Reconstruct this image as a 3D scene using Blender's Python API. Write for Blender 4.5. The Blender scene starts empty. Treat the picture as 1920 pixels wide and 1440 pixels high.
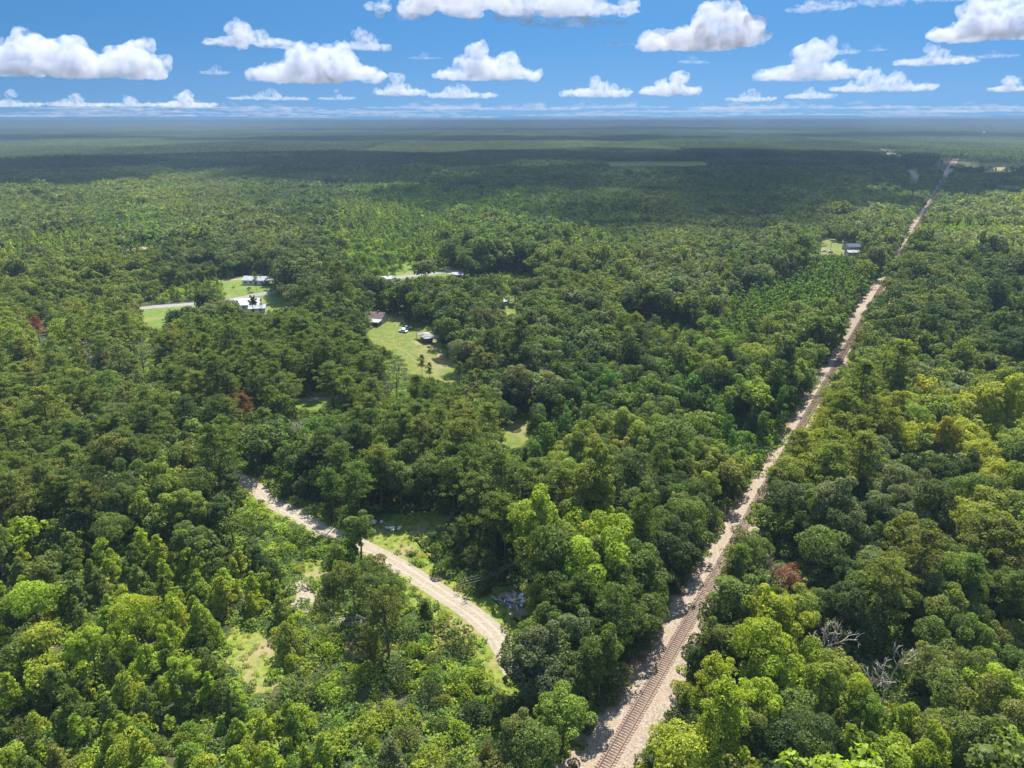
import bpy, math, random
import numpy as np
from mathutils import Matrix, Vector
SC = bpy.context.scene
COL = SC.collection
rng = np.random.default_rng(7)
random.seed(7)

# ------------------------------------------------------------------ camera
FPX = 1331.0; TH = math.atan((720 - 226.5) / FPX); CAMH = 92.0; ROLL = math.radians(0.09)
cam_d = bpy.data.cameras.new("camera"); cam = bpy.data.objects.new("camera", cam_d); COL.objects.link(cam)
cam_d.sensor_fit = 'HORIZONTAL'; cam_d.sensor_width = 36; cam_d.lens = 36 * FPX / 1920
cam_d.clip_start = 0.5; cam_d.clip_end = 300000
cam.matrix_world = Matrix.Translation((0, 0, CAMH)) @ Matrix.Rotation(math.pi / 2 - TH, 4, 'X') @ Matrix.Rotation(-ROLL, 4, 'Z')
SC.camera = cam
SC.view_settings.view_transform = 'Standard'; SC.view_settings.look = 'None'
SC.view_settings.exposure = 1.22; SC.view_settings.gamma = 1.0
SC.cycles.use_denoising = True
SC.cycles.max_bounces = 13; SC.cycles.diffuse_bounces = 3; SC.cycles.transmission_bounces = 3
SC.cycles.transparent_max_bounces = 8; SC.cycles.volume_bounces = 12; SC.cycles.glossy_bounces = 1
SC.cycles.sample_clamp_indirect = 4

# ------------------------------------------------------------------ sky and sun
SUN_AZ = math.radians(17); SUN_EL = math.radians(56)
world = bpy.data.worlds.new("World"); SC.world = world; world.use_nodes = True
wt = world.node_tree; wt.nodes.clear()
wo = wt.nodes.new('ShaderNodeOutputWorld'); bg = wt.nodes.new('ShaderNodeBackground'); bg.inputs['Strength'].default_value = 0.06
sky = wt.nodes.new('ShaderNodeTexSky'); sky.sky_type = 'NISHITA'; sky.sun_disc = False
sky.sun_elevation = SUN_EL; sky.sun_rotation = SUN_AZ; sky.altitude = 100
sky.air_density = 1.0; sky.dust_density = 0.3; sky.ozone_density = 3.0
tc = wt.nodes.new('ShaderNodeTexCoord'); mp = wt.nodes.new('ShaderNodeMapping'); mp.vector_type = 'POINT'; mp.inputs['Location'].default_value = (0, 0, .30)
wt.links.new(tc.outputs['Generated'], mp.inputs['Vector']); wt.links.new(mp.outputs[0], sky.inputs['Vector'])
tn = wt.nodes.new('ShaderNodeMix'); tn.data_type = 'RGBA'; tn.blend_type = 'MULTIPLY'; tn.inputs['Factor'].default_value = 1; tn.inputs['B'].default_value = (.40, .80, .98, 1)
sx = wt.nodes.new('ShaderNodeSeparateXYZ'); wt.links.new(tc.outputs['Generated'], sx.inputs[0])
def wr(a, b, c, d):
    q = wt.nodes.new('ShaderNodeMapRange'); q.interpolation_type = 'SMOOTHSTEP'; wt.links.new(sx.outputs['Z'], q.inputs[0])
    for i_, v_ in enumerate((a, b, c, d)): q.inputs[i_ + 1].default_value = v_
    return q.outputs[0]
def wmix(fac, a, b):
    q = wt.nodes.new('ShaderNodeMix'); q.data_type = 'RGBA'; wt.links.new(fac, q.inputs['Factor'])
    for nm_, v_ in (('A', a), ('B', b)): (wt.links.new(v_, q.inputs[nm_]) if not isinstance(v_, tuple) else setattr(q.inputs[nm_], 'default_value', v_))
    return q.outputs['Result']
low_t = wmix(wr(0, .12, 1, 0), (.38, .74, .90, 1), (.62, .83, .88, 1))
tint = wmix(wr(.20, .50, 0, 1), low_t, (3.0, 2.85, 2.5, 1))  # sky above the frame whitened and brightened, added as fill for the shadows
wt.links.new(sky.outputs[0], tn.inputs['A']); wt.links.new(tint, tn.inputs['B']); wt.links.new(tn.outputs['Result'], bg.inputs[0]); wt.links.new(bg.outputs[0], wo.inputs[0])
sun_d = bpy.data.lights.new("sun", 'SUN'); sun = bpy.data.objects.new("sun", sun_d); COL.objects.link(sun)
sun_d.energy = 5.0; sun_d.angle = math.radians(0.5); sun_d.color = (1.0, 0.95, 0.86)
sdir = Vector((math.sin(SUN_AZ) * math.cos(SUN_EL), math.cos(SUN_AZ) * math.cos(SUN_EL), math.sin(SUN_EL)))
sun.rotation_euler = sdir.to_track_quat('Z', 'Y').to_euler()

# ------------------------------------------------------------------ projection helpers (photo pixels, 1920 wide)
cT, sT, cR, sR = math.cos(TH), math.sin(TH), math.cos(ROLL), math.sin(ROLL)
def G(px, py, z=0.0):
    u = (px - 960) / FPX; v = (720 - py) / FPX
    u, v = u * cR + v * sR, -u * sR + v * cR
    Y = cT + v * sT; Z = -sT + v * cT; t = (z - CAMH) / Z
    return (u * t, Y * t)
def P(x, y, z):
    dz = z - CAMH
    D = y * cT - dz * sT; V = y * sT + dz * cT
    D = np.where(D > 1, D, 1e9) if isinstance(D, np.ndarray) else max(D, 1e-3)
    u = x / D; v = V / D
    u, v = u * cR - v * sR, u * sR + v * cR
    return 960 + FPX * u, 720 - FPX * v
def vnoise(x, y, sc, seed):
    x = np.asarray(x) / sc; y = np.asarray(y) / sc
    xi = np.floor(x).astype(np.int64); yi = np.floor(y).astype(np.int64); fx = x - xi; fy = y - yi
    fx = fx * fx * (3 - 2 * fx); fy = fy * fy * (3 - 2 * fy)
    def h(a, b):
        n = (a * 374761393 + b * 668265263 + seed * 974634777) & 0xffffffff
        n = ((n ^ (n >> 13)) * 1274126177) & 0xffffffff
        return ((n ^ (n >> 16)) & 0xffff) / 65535.0
    return (h(xi, yi) * (1 - fx) + h(xi + 1, yi) * fx) * (1 - fy) + (h(xi, yi + 1) * (1 - fx) + h(xi + 1, yi + 1) * fx) * fy

# ------------------------------------------------------------------ materials
def new_mat(name):
    m = bpy.data.materials.new(name); m.use_nodes = True; nt = m.node_tree; nt.nodes.clear()
    return m, nt, nt.nodes.new('ShaderNodeOutputMaterial')
def N(nt, t, **kw):
    n = nt.nodes.new(t)
    for k, v in kw.items(): setattr(n, k, v)
    return n
def simple(name, col, rough=0.7, var=0.15, scale=3.0, metallic=0.0, col2=None, bump=0.0):
    m, nt, out = new_mat(name)
    b = N(nt, 'ShaderNodeBsdfPrincipled'); b.inputs['Roughness'].default_value = rough; b.inputs['Metallic'].default_value = metallic; b.inputs['Specular IOR Level'].default_value = .15 if rough > .5 else .5
    tc = N(nt, 'ShaderNodeTexCoord'); nz = N(nt, 'ShaderNodeTexNoise'); nz.inputs['Scale'].default_value = scale; nz.inputs['Detail'].default_value = 6
    nt.links.new(tc.outputs['Object'], nz.inputs['Vector'])
    r = N(nt, 'ShaderNodeValToRGB'); c2 = col2 or tuple(c * (1 - var * 1.6) for c in col); c1 = tuple(min(1, c * (1 + var)) for c in col)
    r.color_ramp.elements[0].color = (*c2, 1); r.color_ramp.elements[1].color = (*c1, 1)
    r.color_ramp.elements[0].position = 0.32; r.color_ramp.elements[1].position = 0.68
    nt.links.new(nz.outputs['Fac'], r.inputs[0]); nt.links.new(r.outputs[0], b.inputs['Base Color'])
    if bump:
        bp = N(nt, 'ShaderNodeBump'); bp.inputs['Strength'].default_value = bump; nt.links.new(nz.outputs['Fac'], bp.inputs['Height']); nt.links.new(bp.outputs[0], b.inputs['Normal'])
    nt.links.new(b.outputs[0], out.inputs[0]); return m
def leaf_mat(name, transl=0.32):
    m, nt, out = new_mat(name)
    at = N(nt, 'ShaderNodeAttribute', attribute_type='INSTANCER', attribute_name='color')
    va = N(nt, 'ShaderNodeAttribute', attribute_type='GEOMETRY', attribute_name='var')
    mr = N(nt, 'ShaderNodeMapRange'); mr.inputs[3].default_value = 0.85; mr.inputs[4].default_value = 2.05
    nt.links.new(va.outputs['Fac'], mr.inputs[0])
    mul = N(nt, 'ShaderNodeMix', data_type='RGBA', blend_type='MULTIPLY'); mul.inputs['Factor'].default_value = 1
    nt.links.new(at.outputs['Color'], mul.inputs['A']); nt.links.new(mr.outputs[0], mul.inputs['B'])
    d = N(nt, 'ShaderNodeBsdfPrincipled'); d.inputs['Roughness'].default_value = 0.55; d.inputs['Specular IOR Level'].default_value = 0.12
    t = N(nt, 'ShaderNodeBsdfTranslucent')
    hs = N(nt, 'ShaderNodeMix', data_type='RGBA', blend_type='MULTIPLY'); hs.inputs['Factor'].default_value = 1; hs.inputs['B'].default_value = (1.8, 2.0, 0.42, 1)
    nt.links.new(mul.outputs['Result'], hs.inputs['A'])
    nt.links.new(mul.outputs['Result'], d.inputs['Base Color']); nt.links.new(hs.outputs['Result'], t.inputs[0])
    mx = N(nt, 'ShaderNodeMixShader'); mx.inputs[0].default_value = transl
    nt.links.new(d.outputs[0], mx.inputs[1]); nt.links.new(t.outputs[0], mx.inputs[2]); nt.links.new(mx.outputs[0], out.inputs[0])
    return m
LEAF = leaf_mat("leaf", .36); BARK = simple("bark", (0.13, 0.10, 0.075), 0.9, 0.4, 2.5)
DEADWOOD = simple("dead_wood", (0.42, 0.37, 0.31), 0.9, 0.3, 2.0)
M_BROWNWOOD = simple("brown_dead_wood", (0.24, 0.185, 0.14), 0.9, 0.3, 2.0)
M_WHITE = simple("white_siding", (0.60, 0.60, 0.58), 0.6, 0.08, 1.5)
M_METROOF = simple("pale_metal_roof", (0.36, 0.37, 0.38), 0.7, 0.12, 0.6)
M_BROWNROOF = simple("brown_shingle", (0.14, 0.105, 0.095), 0.85, 0.25, 1.2)
M_SLATE = simple("blue_grey_roof", (0.07, 0.09, 0.13), 0.9, 0.2, 1.0)
M_GREY = simple("grey_metal", (0.30, 0.31, 0.32), 0.6, 0.3, 0.5)
M_GLASS = simple("dark_glass", (0.02, 0.025, 0.03), 0.15, 0.1, 1.0)
M_WOOD = simple("weathered_wood", (0.16, 0.12, 0.09), 0.9, 0.3, 2.0)
M_BRICK = simple("red_brick", (0.28, 0.11, 0.08), 0.85, 0.2, 6.0)
M_TYRE = simple("tyre_rubber", (0.02, 0.02, 0.02), 0.85, 0.1, 2.0)
M_RUST = simple("rusty_rail", (0.20, 0.125, 0.095), 0.7, 0.25, 3.0)
M_TIE = simple("timber_tie", (0.195, 0.14, 0.11), 0.95, 0.45, 1.7)

# ------------------------------------------------------------------ mesh helpers
def mesh_from(name, V, F, mats=(), mat_idx=None, var=None, smooth=False):
    me = bpy.data.meshes.new(name); V = np.asarray(V, dtype=np.float32); F = np.asarray(F, dtype=np.int32); k = F.shape[1]
    me.vertices.add(len(V)); me.vertices.foreach_set('co', V.ravel())
    me.loops.add(F.size); me.loops.foreach_set('vertex_index', F.ravel())
    me.polygons.add(len(F)); me.polygons.foreach_set('loop_start', np.arange(0, F.size, k, dtype=np.int32))
    for m in mats: me.materials.append(m)
    if mat_idx is not None: me.polygons.foreach_set('material_index', np.asarray(mat_idx, dtype=np.int32))
    if var is not None:
        a = me.attributes.new('var', 'FLOAT', 'FACE'); a.data.foreach_set('value', np.asarray(var, dtype=np.float32))
    me.update(calc_edges=True)
    if smooth: me.polygons.foreach_set('use_smooth', np.ones(len(F), dtype=bool))
    return me
class MB:
    def __init__(s): s.v = []; s.f = []
    def quadify(s, V, F):
        o = len(s.v); s.v += [tuple(p) for p in V]; s.f += [tuple(i + o for i in f) for f in F]
    def box(s, x0, x1, y0, y1, z0, z1):
        V = [(x, y, z) for z in (z0, z1) for y in (y0, y1) for x in (x0, x1)]
        s.quadify(V, [(0, 2, 3, 1), (4, 5, 7, 6), (0, 1, 5, 4), (2, 6, 7, 3), (0, 4, 6, 2), (1, 3, 7, 5)]); return s
    def tube(s, pts, rads, n=6):
        pts = [Vector(p) for p in pts]; rings = []
        for i, p in enumerate(pts):
            d = (pts[min(i + 1, len(pts) - 1)] - pts[max(i - 1, 0)]).normalized()
            a = d.orthogonal().normalized(); b = d.cross(a)
            if i and rings:
                a0 = rings[-1][1]; a = (a0 - d * a0.dot(d)); a = a.normalized() if a.length > 1e-4 else d.orthogonal().normalized(); b = d.cross(a)
            rings.append((p, a, b, rads[i]))
        V = []
        for p, a, b, r in rings:
            for k in range(n):
                t = 2 * math.pi * k / n; V.append(p + (a * math.cos(t) + b * math.sin(t)) * r)
        F = [(i * n + k, i * n + (k + 1) % n, (i + 1) * n + (k + 1) % n, (i + 1) * n + k) for i in range(len(pts) - 1) for k in range(n)]
        F.append(tuple(range(n))[::-1]); F.append(tuple(range((len(pts) - 1) * n, len(pts) * n)))
        s.quadify(V, F); return s
    def mesh(s, name, mat):
        me = bpy.data.meshes.new(name); me.from_pydata([tuple(v) for v in s.v], [], s.f); me.materials.append(mat); me.update(); return me
    def build(s, name, mat, parent=None):
        return link(name, s.mesh(name, mat), parent)
def link(name, data, parent=None):
    o = bpy.data.objects.new(name, data); COL.objects.link(o)
    if parent is not None: o.parent = parent
    return o
def tag(o, label=None, cat=None, group=None, kind=None):
    if label: o['label'] = label
    if cat: o['category'] = cat
    if group: o['group'] = group
    if kind: o['kind'] = kind
    return o
def empty(name, loc, rz, label, cat, group=None):
    o = link(name, None); o.location = loc; o.rotation_euler = (0, 0, rz); o.empty_display_size = 1
    return tag(o, label, cat, group)
def copy_tree(o, parent=None):
    c = o.copy(); COL.objects.link(c)
    if parent is not None: c.parent = parent
    for ch in list(o.children): copy_tree(ch, c)
    return c

# ------------------------------------------------------------------ foliage generators
def unit(a): return a / np.maximum(np.linalg.norm(a, axis=-1, keepdims=True), 1e-9)
def leaves(r, C, Nn, size, aspect=0.75, jit=0.5):
    n = len(C); s = size * (1 + jit * (r.random(n) * 2 - 1))
    a = unit(np.cross(Nn, r.normal(size=(n, 3)))); b = np.cross(Nn, a)
    ax = a * s[:, None] * .5; by = b * (s * aspect)[:, None] * .5; up = Nn * (s * 0.16)[:, None]
    V = np.stack([C - ax, C - by + up, C + ax, C + by + up], axis=1).reshape(-1, 3)
    return V, np.arange(4 * n).reshape(n, 4)
def lobes_to_leaves(r, L, per, size, cover=0.72, updrop=-0.75, shell=(0.72, 1.05), nrm=(0.75, 0.6, 0.25)):
    Cs, Ns, Vs = [], [], []
    A = np.array([l[3] ** 2 for l in L]); A = A / A.mean()
    LC = np.array([l[:3] for l in L]); LR = np.array([l[3] for l in L])
    for i, l in enumerate(L):
        n = max(6, int(per * A[i])); d = unit(r.normal(size=(n, 3))); d = d[d[:, 2] > updrop]
        rad = l[3] * (shell[0] + (shell[1] - shell[0]) * r.random(len(d)) ** 0.6)
        sq = np.array([1, 1, 0.8]); p = LC[i] + d * rad[:, None] * sq
        dist = np.linalg.norm((p[:, None] - LC[None]) / sq, axis=2) / LR[None]; dist[:, i] = 9
        ok = dist.min(axis=1) > cover; p = p[ok]; d = d[ok]
        nn = unit(d * nrm[0] + r.normal(size=d.shape) * nrm[1] + np.array([0, 0, nrm[2]]))
        Cs.append(p); Ns.append(nn); Vs.append(np.full(len(p), r.random() * 0.5) + r.random(len(p)) * 0.5)
    return np.concatenate(Cs), np.concatenate(Ns), np.concatenate(Vs)
def limbs(mb, r, h, rt, targets, base_frac=0.45, lean=0.3):
    top = Vector((r.normal() * lean, r.normal() * lean, h))
    mid = Vector((top.x * .4 + r.normal() * .15, top.y * .4 + r.normal() * .15, h * .5))
    mb.tube([(0, 0, -0.3), (0, 0, h * .08), mid, top], [rt * 1.3, rt, rt * .72, rt * .25], 7)
    for t in targets:
        t = Vector(t); f = min(0.9, max(base_frac, (t.z / h) - 0.25)); s = (mid * 2 * f if f < .5 else mid.lerp(top, (f - .5) * 2)); s.z = h * f
        m = s.lerp(t, .5) + Vector((0, 0, 0.25)); mb.tube([s, m, t], [rt * .38, rt * .26, rt * .08], 5)
def gen_broadleaf(seed, h=12.5, R=4.0, nl=50, leaf=0.28, per=310, lobe=(.18, .14), tall=0.62, z0=0.26):
    r = np.random.default_rng(seed); L = []
    cz = h * (z0 + (1 - z0) / 2); rz = h * (1 - z0) / 2; ph = r.random(4) * 6.28; am = .10 + .16 * r.random(2)
    for i in range(nl):
        d = unit(r.normal(size=3)); d[2] = abs(d[2]) * 1.0 - 0.35 * (r.random() < .35); d = unit(d)
        az = math.atan2(d[1], d[0]); k = (0.40 + 0.40 * r.random() + (0.16 if r.random() < .2 else 0)) * (1 + am[0] * math.sin(2 * az + ph[0]) + am[1] * math.sin(3 * az + ph[1] + 2 * d[2]))
        lr = R * (lobe[0] + lobe[1] * r.random())
        L.append((d[0] * R * k * (0.9 + .35 * r.random()), d[1] * R * k * (0.9 + .35 * r.random()), cz + d[2] * (rz - lr * .6) * (k + .2), lr))
    L.append((0, 0, cz, R * .5))
    C, Nn, va = lobes_to_leaves(r, L, per, leaf); V, F = leaves(r, C, Nn, leaf)
    mb = MB(); limbs(mb, r, cz + rz * .4, 0.24, [l[:3] for l in L[:9]])
    return V, F, va, mb
def gen_young(seed, h=9.0, R=2.6, leaf=0.34, per=150, nl=30):
    r = np.random.default_rng(seed); L = []
    for i in range(nl):
        t = (i + r.random()) / nl; z = h * (0.14 + 0.80 * t); w = R * (1 - t ** 1.5 * .86) * (.72 + .4 * r.random()); a = r.random() * 6.28 + i * 2.4
        L.append((math.cos(a) * w * .68, math.sin(a) * w * .68, z, R * (0.36 - 0.21 * t) * (.8 + .5 * r.random())))
    C, Nn, va = lobes_to_leaves(r, L, per, leaf, nrm=(.6, .8, .2)); V, F = leaves(r, C, Nn, leaf)
    mb = MB(); limbs(mb, r, h * .9, 0.12, [l[:3] for l in L[:7]], .2, .1)
    return V, F, va, mb
def gen_pine(seed, h=18.0, R=4.0, leaf=0.42, per=38, nb=32, z0=0.42, asp=0.36):
    r = np.random.default_rng(seed); T = []; mb = MB()
    lean = r.normal(size=2) * .35
    mb.tube([(0, 0, -.3), (lean[0] * .2, lean[1] * .2, h * .3), (lean[0] * .7, lean[1] * .7, h * .7), (lean[0], lean[1], h * .98)], [.27, .22, .14, .04], 7)
    for i in range(nb):
        t = (i + .5 * r.random()) / nb; z = h * (z0 + (1 - z0 - .03) * t); prof = math.sin(math.pi * min(1, .22 + .74 * t)) ** .7
        ln = R * prof * (.62 + .5 * r.random()); a = i * 2.39996 + r.normal() * .5; rise = ln * (.12 + .28 * r.random())
        b = Vector((lean[0] * z / h, lean[1] * z / h, z)); e = b + Vector((math.cos(a) * ln, math.sin(a) * ln, rise))
        mb.tube([b, b.lerp(e, .55) + Vector((0, 0, -.1)), e], [.075, .05, .02], 4)
        for k in range(5):
            f = .42 + .62 * k / 4; s = .25 + ln * .16
            T.append((b.x + (e.x - b.x) * f + r.normal() * s, b.y + (e.y - b.y) * f + r.normal() * s, b.z + rise * f + .25 + r.normal() * .22, .52 + .3 * r.random()))
    for k in range(6): T.append((lean[0] + r.normal() * .45, lean[1] + r.normal() * .45, h * (.92 + .085 * r.random()), .55))
    Cs, Ns, Vs = [], [], []
    for t in T:
        d = unit(r.normal(size=(per, 3))); d[:, 2] = np.abs(d[:, 2]) * .9 - .25; d = unit(d)
        p = np.array(t[:3]) + d * (t[3] * (.55 + .45 * r.random(per)))[:, None] * np.array([1.15, 1.15, .75])
        nn = unit(d * .55 + r.normal(size=d.shape) * .75 + np.array([0, 0, .3])); Cs.append(p); Ns.append(nn); Vs.append(r.random() * .5 + r.random(per) * .5)
    C = np.concatenate(Cs); Nn = np.concatenate(Ns); V, F = leaves(r, C, Nn, leaf, asp)
    return V, F, np.concatenate(Vs), mb
def gen_shrub(seed, h=2.6, R=2.0, nl=12, leaf=0.27, per=170):
    r = np.random.default_rng(seed); L = []
    for i in range(nl):
        a = r.random() * 6.28; k = r.random() ** .6 * R * .75; lr = R * (.26 + .22 * r.random())
        L.append((math.cos(a) * k, math.sin(a) * k, h * (.3 + .42 * r.random() * (1 - k / R * .6)), lr))
    C, Nn, va = lobes_to_leaves(r, L, per, leaf, updrop=-.3, nrm=(.6, .7, .3)); V, F = leaves(r, C, Nn, leaf)
    mb = MB()
    for l in L[:5]: mb.tube([(0, 0, -.1), (l[0] * .5, l[1] * .5, l[2] * .6), l[:3]], [.05, .035, .015], 4)
    return V, F, va, mb
def gen_vine(seed, h=13.0, R=2.4, leaf=0.36, per=150, nl=26):
    r = np.random.default_rng(seed); L = []; bx = 0; by = 0
    for i in range(nl):
        t = (i + .3 * r.random()) / nl; a = r.random() * 6.28; w = R * (.95 - .35 * t + .25 * math.sin(t * 9 + seed)) * .55
        L.append((math.cos(a) * w + bx * t, math.sin(a) * w, h * (.06 + .9 * t), R * (.46 - .16 * t) * (.8 + .4 * r.random())))
    C, Nn, va = lobes_to_leaves(r, L, per, leaf, nrm=(.8, .5, .15), updrop=-.9); V, F = leaves(r, C, Nn, leaf)
    mb = MB(); limbs(mb, r, h * .85, .22, [l[:3] for l in L[10:14]], .4, .1)
    return V, F, va, mb
def gen_bare(seed, h=11.0, spread=3.6, twigs=True):
    r = random.Random(seed); mb = MB()
    def br(p, d, ln, rad, lev):
        q = p + d * ln; m = p.lerp(q, .5) + Vector((r.gauss(0, .07), r.gauss(0, .07), r.gauss(0, .05))) * ln
        mb.tube([p, m, q], [rad, rad * .8, rad * .55], 5 if lev < 2 else 3)
        if lev >= 5: return
        for k in range(3 if lev < 3 else 2):
            nd = (d + Vector((r.gauss(0, .62), r.gauss(0, .62), r.gauss(.12, .35)))).normalized()
            br(p.lerp(q, .55 + .45 * r.random()), nd, ln * (.52 + .25 * r.random()), max(rad * .62, .03), lev + 1)
    br(Vector((0, 0, -.2)), Vector((.05, .02, 1)).normalized(), h * .42, .22, 0); br(Vector((0, 0, h * .3)), Vector((.1, -.1, 1)).normalized(), h * .38, .15, 1)
    return mb

def tree_meshes(name, g, arg_list):
    out = []
    for kw in arg_list:
        V, F, va, mb = g(**kw)
        out.append((mesh_from(name + "_crown", V, F, [LEAF], var=va), mb.mesh(name + "_trunk", BARK)))
    return out
HI = {
 'broadleaf': tree_meshes("broadleaf", gen_broadleaf, [dict(seed=11), dict(seed=12, R=3.7, nl=54), dict(seed=13, h=10.5, R=4.8, nl=64, z0=.24), dict(seed=14, h=14.5, R=3.6), dict(seed=15, h=13, R=4.2, nl=42, lobe=(.22, .16)), dict(seed=16, h=12.5, R=3.3, nl=38), dict(seed=17, h=13, R=4.2, nl=58, lobe=(.15, .17)), dict(seed=18, h=10.5, R=3.9, nl=44, z0=.2), dict(seed=19, h=14, R=3.4, nl=46, lobe=(.2, .2))]),
 'pine': tree_meshes("pine", gen_pine, [dict(seed=21), dict(seed=22, R=3.6, nb=26), dict(seed=23, h=17, R=4.4, nb=34), dict(seed=24, h=19, R=3.4, nb=28, z0=.5), dict(seed=25, h=16, R=4.2, nb=32, z0=.34)]),
 'young': tree_meshes("young", gen_young, [dict(seed=31), dict(seed=32, h=8, R=2.9), dict(seed=33, h=10, R=2.4), dict(seed=34, h=8.5, R=3.1, nl=26)]),
 'shrub': tree_meshes("shrub", gen_shrub, [dict(seed=41), dict(seed=42, h=3.2, R=2.4, nl=12), dict(seed=43, h=2.2, R=2.3, nl=10), dict(seed=44, h=3.6, R=1.9)]),
 'vine': tree_meshes("vine", gen_vine, [dict(seed=51), dict(seed=52, h=11, R=2.9), dict(seed=53, h=14, R=2.2)]),
}
def merged(name, V, F, va, mb):
    """crown and trunk in one mesh, for the wood that reads as one mass"""
    if mb is not None and mb.v:
        q = [f for f in mb.f if len(f) == 4]; n0 = len(V)
        V = np.concatenate([V, np.array([tuple(v) for v in mb.v])]); F2 = np.array(q) + n0
        mi = np.concatenate([np.zeros(len(F)), np.ones(len(F2))]); F = np.concatenate([F, F2]); va = np.concatenate([va, np.zeros(len(F2))])
        return mesh_from(name, V, F, [LEAF, BARK], mi, va)
    return mesh_from(name, V, F, [LEAF], None, va)
def proto_coll(name, meshes):
    c = bpy.data.collections.new(name)
    for i, me in enumerate(meshes):
        o = bpy.data.objects.new("%s_%02d" % (name, i), me); c.objects.link(o)
    return c
MID = {
 'broadleaf': [merged("mb", *gen_broadleaf(seed=100 + i, h=[12.5, 11.5, 14, 10.5, 13][i], R=[4.1, 4.4, 3.5, 4.8, 3.8][i], nl=30, leaf=.62, per=75, lobe=(.2, .15))) for i in range(5)] + [merged('mb', *gen_broadleaf(seed=160 + i, h=11 + 1.2 * i, R=4.6 - .4 * i, nl=26 + 3 * i, leaf=.58, per=80, lobe=(.16 + .02 * i, .2))) for i in range(4)],
 'pine': [merged("mp", *gen_pine(seed=110 + i, h=[18, 17, 19, 16][i], R=[4, 4.2, 3.5, 4.3][i], leaf=.78, per=8, nb=26, z0=.42)) for i in range(4)],
 'young': [merged("my", *gen_young(seed=120 + i, h=[9, 8, 10][i], R=[2.7, 3.0, 2.5][i], leaf=.65, per=45, nl=16)) for i in range(3)],
 'shrub': [merged("ms", *gen_shrub(seed=130 + i, h=[2.6, 3.2, 2.2][i], R=[2, 2.4, 2.3][i], nl=8, leaf=.5, per=45)) for i in range(3)],
 'vine': [merged("mv", *gen_vine(seed=140 + i, leaf=.55, per=60, nl=20)) for i in range(2)],
}
LOW = {
 'broadleaf': [mesh_from("lb", *(lambda t: t[:2])(g := gen_broadleaf(seed=200 + i, h=12.5, R=[4.4, 4.0, 4.8, 4.2][i], nl=13, leaf=1.35, per=22, lobe=(.26, .16))), mats=[LEAF], var=g[2]) for i in range(4)],
 'pine': [mesh_from("lp", *(lambda t: t[:2])(g := gen_pine(seed=210 + i, h=[17, 16, 18][i], R=4.2, leaf=1.35, per=2, nb=20, z0=.36, asp=.6)), mats=[LEAF], var=g[2]) for i in range(3)],
 'young': [mesh_from("ly", *(lambda t: t[:2])(g := gen_young(seed=220 + i, leaf=1.1, per=14, nl=10)), mats=[LEAF], var=g[2]) for i in range(2)],
}
def gen_patch(seed, S=48.0, n=56):
    r = np.random.default_rng(seed); Vs, Fs, va = [], [], []; o = 0
    g = int(math.sqrt(n)); pts = [((i + .5 + r.normal() * .28) * S / g - S / 2, (j + .5 + r.normal() * .28) * S / g - S / 2) for i in range(g) for j in range(g)]
    for (x, y) in pts:
        h = 12 * (.8 + .4 * r.random()); R = 3.1 * (.8 + .5 * r.random()); k = 46
        d = unit(r.normal(size=(k, 3))); d[:, 2] = np.abs(d[:, 2]) - .15; d = unit(d)
        C = np.stack([x + d[:, 0] * R, y + d[:, 1] * R, h - R * 1.4 + d[:, 2] * R * 1.35], 1) + r.normal(size=(k, 3)) * .3
        V, F = leaves(r, C, unit(d + r.normal(size=d.shape) * .45), 1.75, .8); Vs.append(V); Fs.append(F + o); o += len(V)
        va.append(np.full(len(F), r.random() * .6) + r.random(len(F)) * .4)
    return mesh_from("patch", np.concatenate(Vs), np.concatenate(Fs), [LEAF], None, np.concatenate(va))
PATCH = [gen_patch(300 + i) for i in range(8)]

# ------------------------------------------------------------------ photo layout: what the trees must not hide
W2, H2 = 960, 720
def raster(polys):
    M = np.zeros((H2, W2), bool); yy, xx = np.mgrid[0:H2, 0:W2]
    for pl in polys:
        p = np.array(pl, float) / 2; x0, y0 = np.floor(p.min(0)).astype(int); x1, y1 = np.ceil(p.max(0)).astype(int)
        x0 = max(x0, 0); y0 = max(y0, 0); x1 = min(x1 + 1, W2); y1 = min(y1 + 1, H2)
        X = xx[y0:y1, x0:x1] + .5; Y = yy[y0:y1, x0:x1] + .5; ins = np.zeros(X.shape, bool); n = len(p)
        for i in range(n):
            ax, ay = p[i]; bx, by = p[(i + 1) % n]
            if ay == by: continue
            c = ((ay > Y) != (by > Y)) & (X < (bx - ax) * (Y - ay) / (by - ay) + ax); ins ^= c
        M[y0:y1, x0:x1] |= ins
    return M
def strip(rows, w=0): return [(l - w, y) for y, l, r in rows] + [(r + w, y) for y, l, r in rows[::-1]]
TRACK_VIEW = [
 strip([(1440, 1080, 1190), (1400, 1098, 1203), (1350, 1128, 1228), (1300, 1158, 1252), (1250, 1195, 1275), (1215, 1224, 1290), (1180, 1238, 1302), (1130, 1262, 1316), (1100, 1292, 1326), (1080, 1302, 1334), (1060, 1312, 1350), (1040, 1336, 1360), (1010, 1347, 1370), (980, 1356, 1393), (940, 1388, 1414), (900, 1417, 1434), (860, 1442, 1462), (846, 1450, 1474)]),
 strip([(812, 1470, 1498), (780, 1492, 1522), (757, 1508, 1538), (736, 1518, 1538)], 3),
 strip([(706, 1536, 1556), (690, 1546, 1566), (684, 1555, 1588), (655, 1566, 1588)], 3),
 strip([(626, 1590, 1606), (600, 1596, 1612), (570, 1612, 1628), (546, 1630, 1656), (520, 1648, 1664)], 3),
 strip([(482, 1681, 1690), (462, 1687, 1697), (430, 1705, 1713), (408, 1717, 1725), (390, 1736, 1742), (345, 1762, 1768), (303, 1786, 1790)], 3)]
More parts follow.
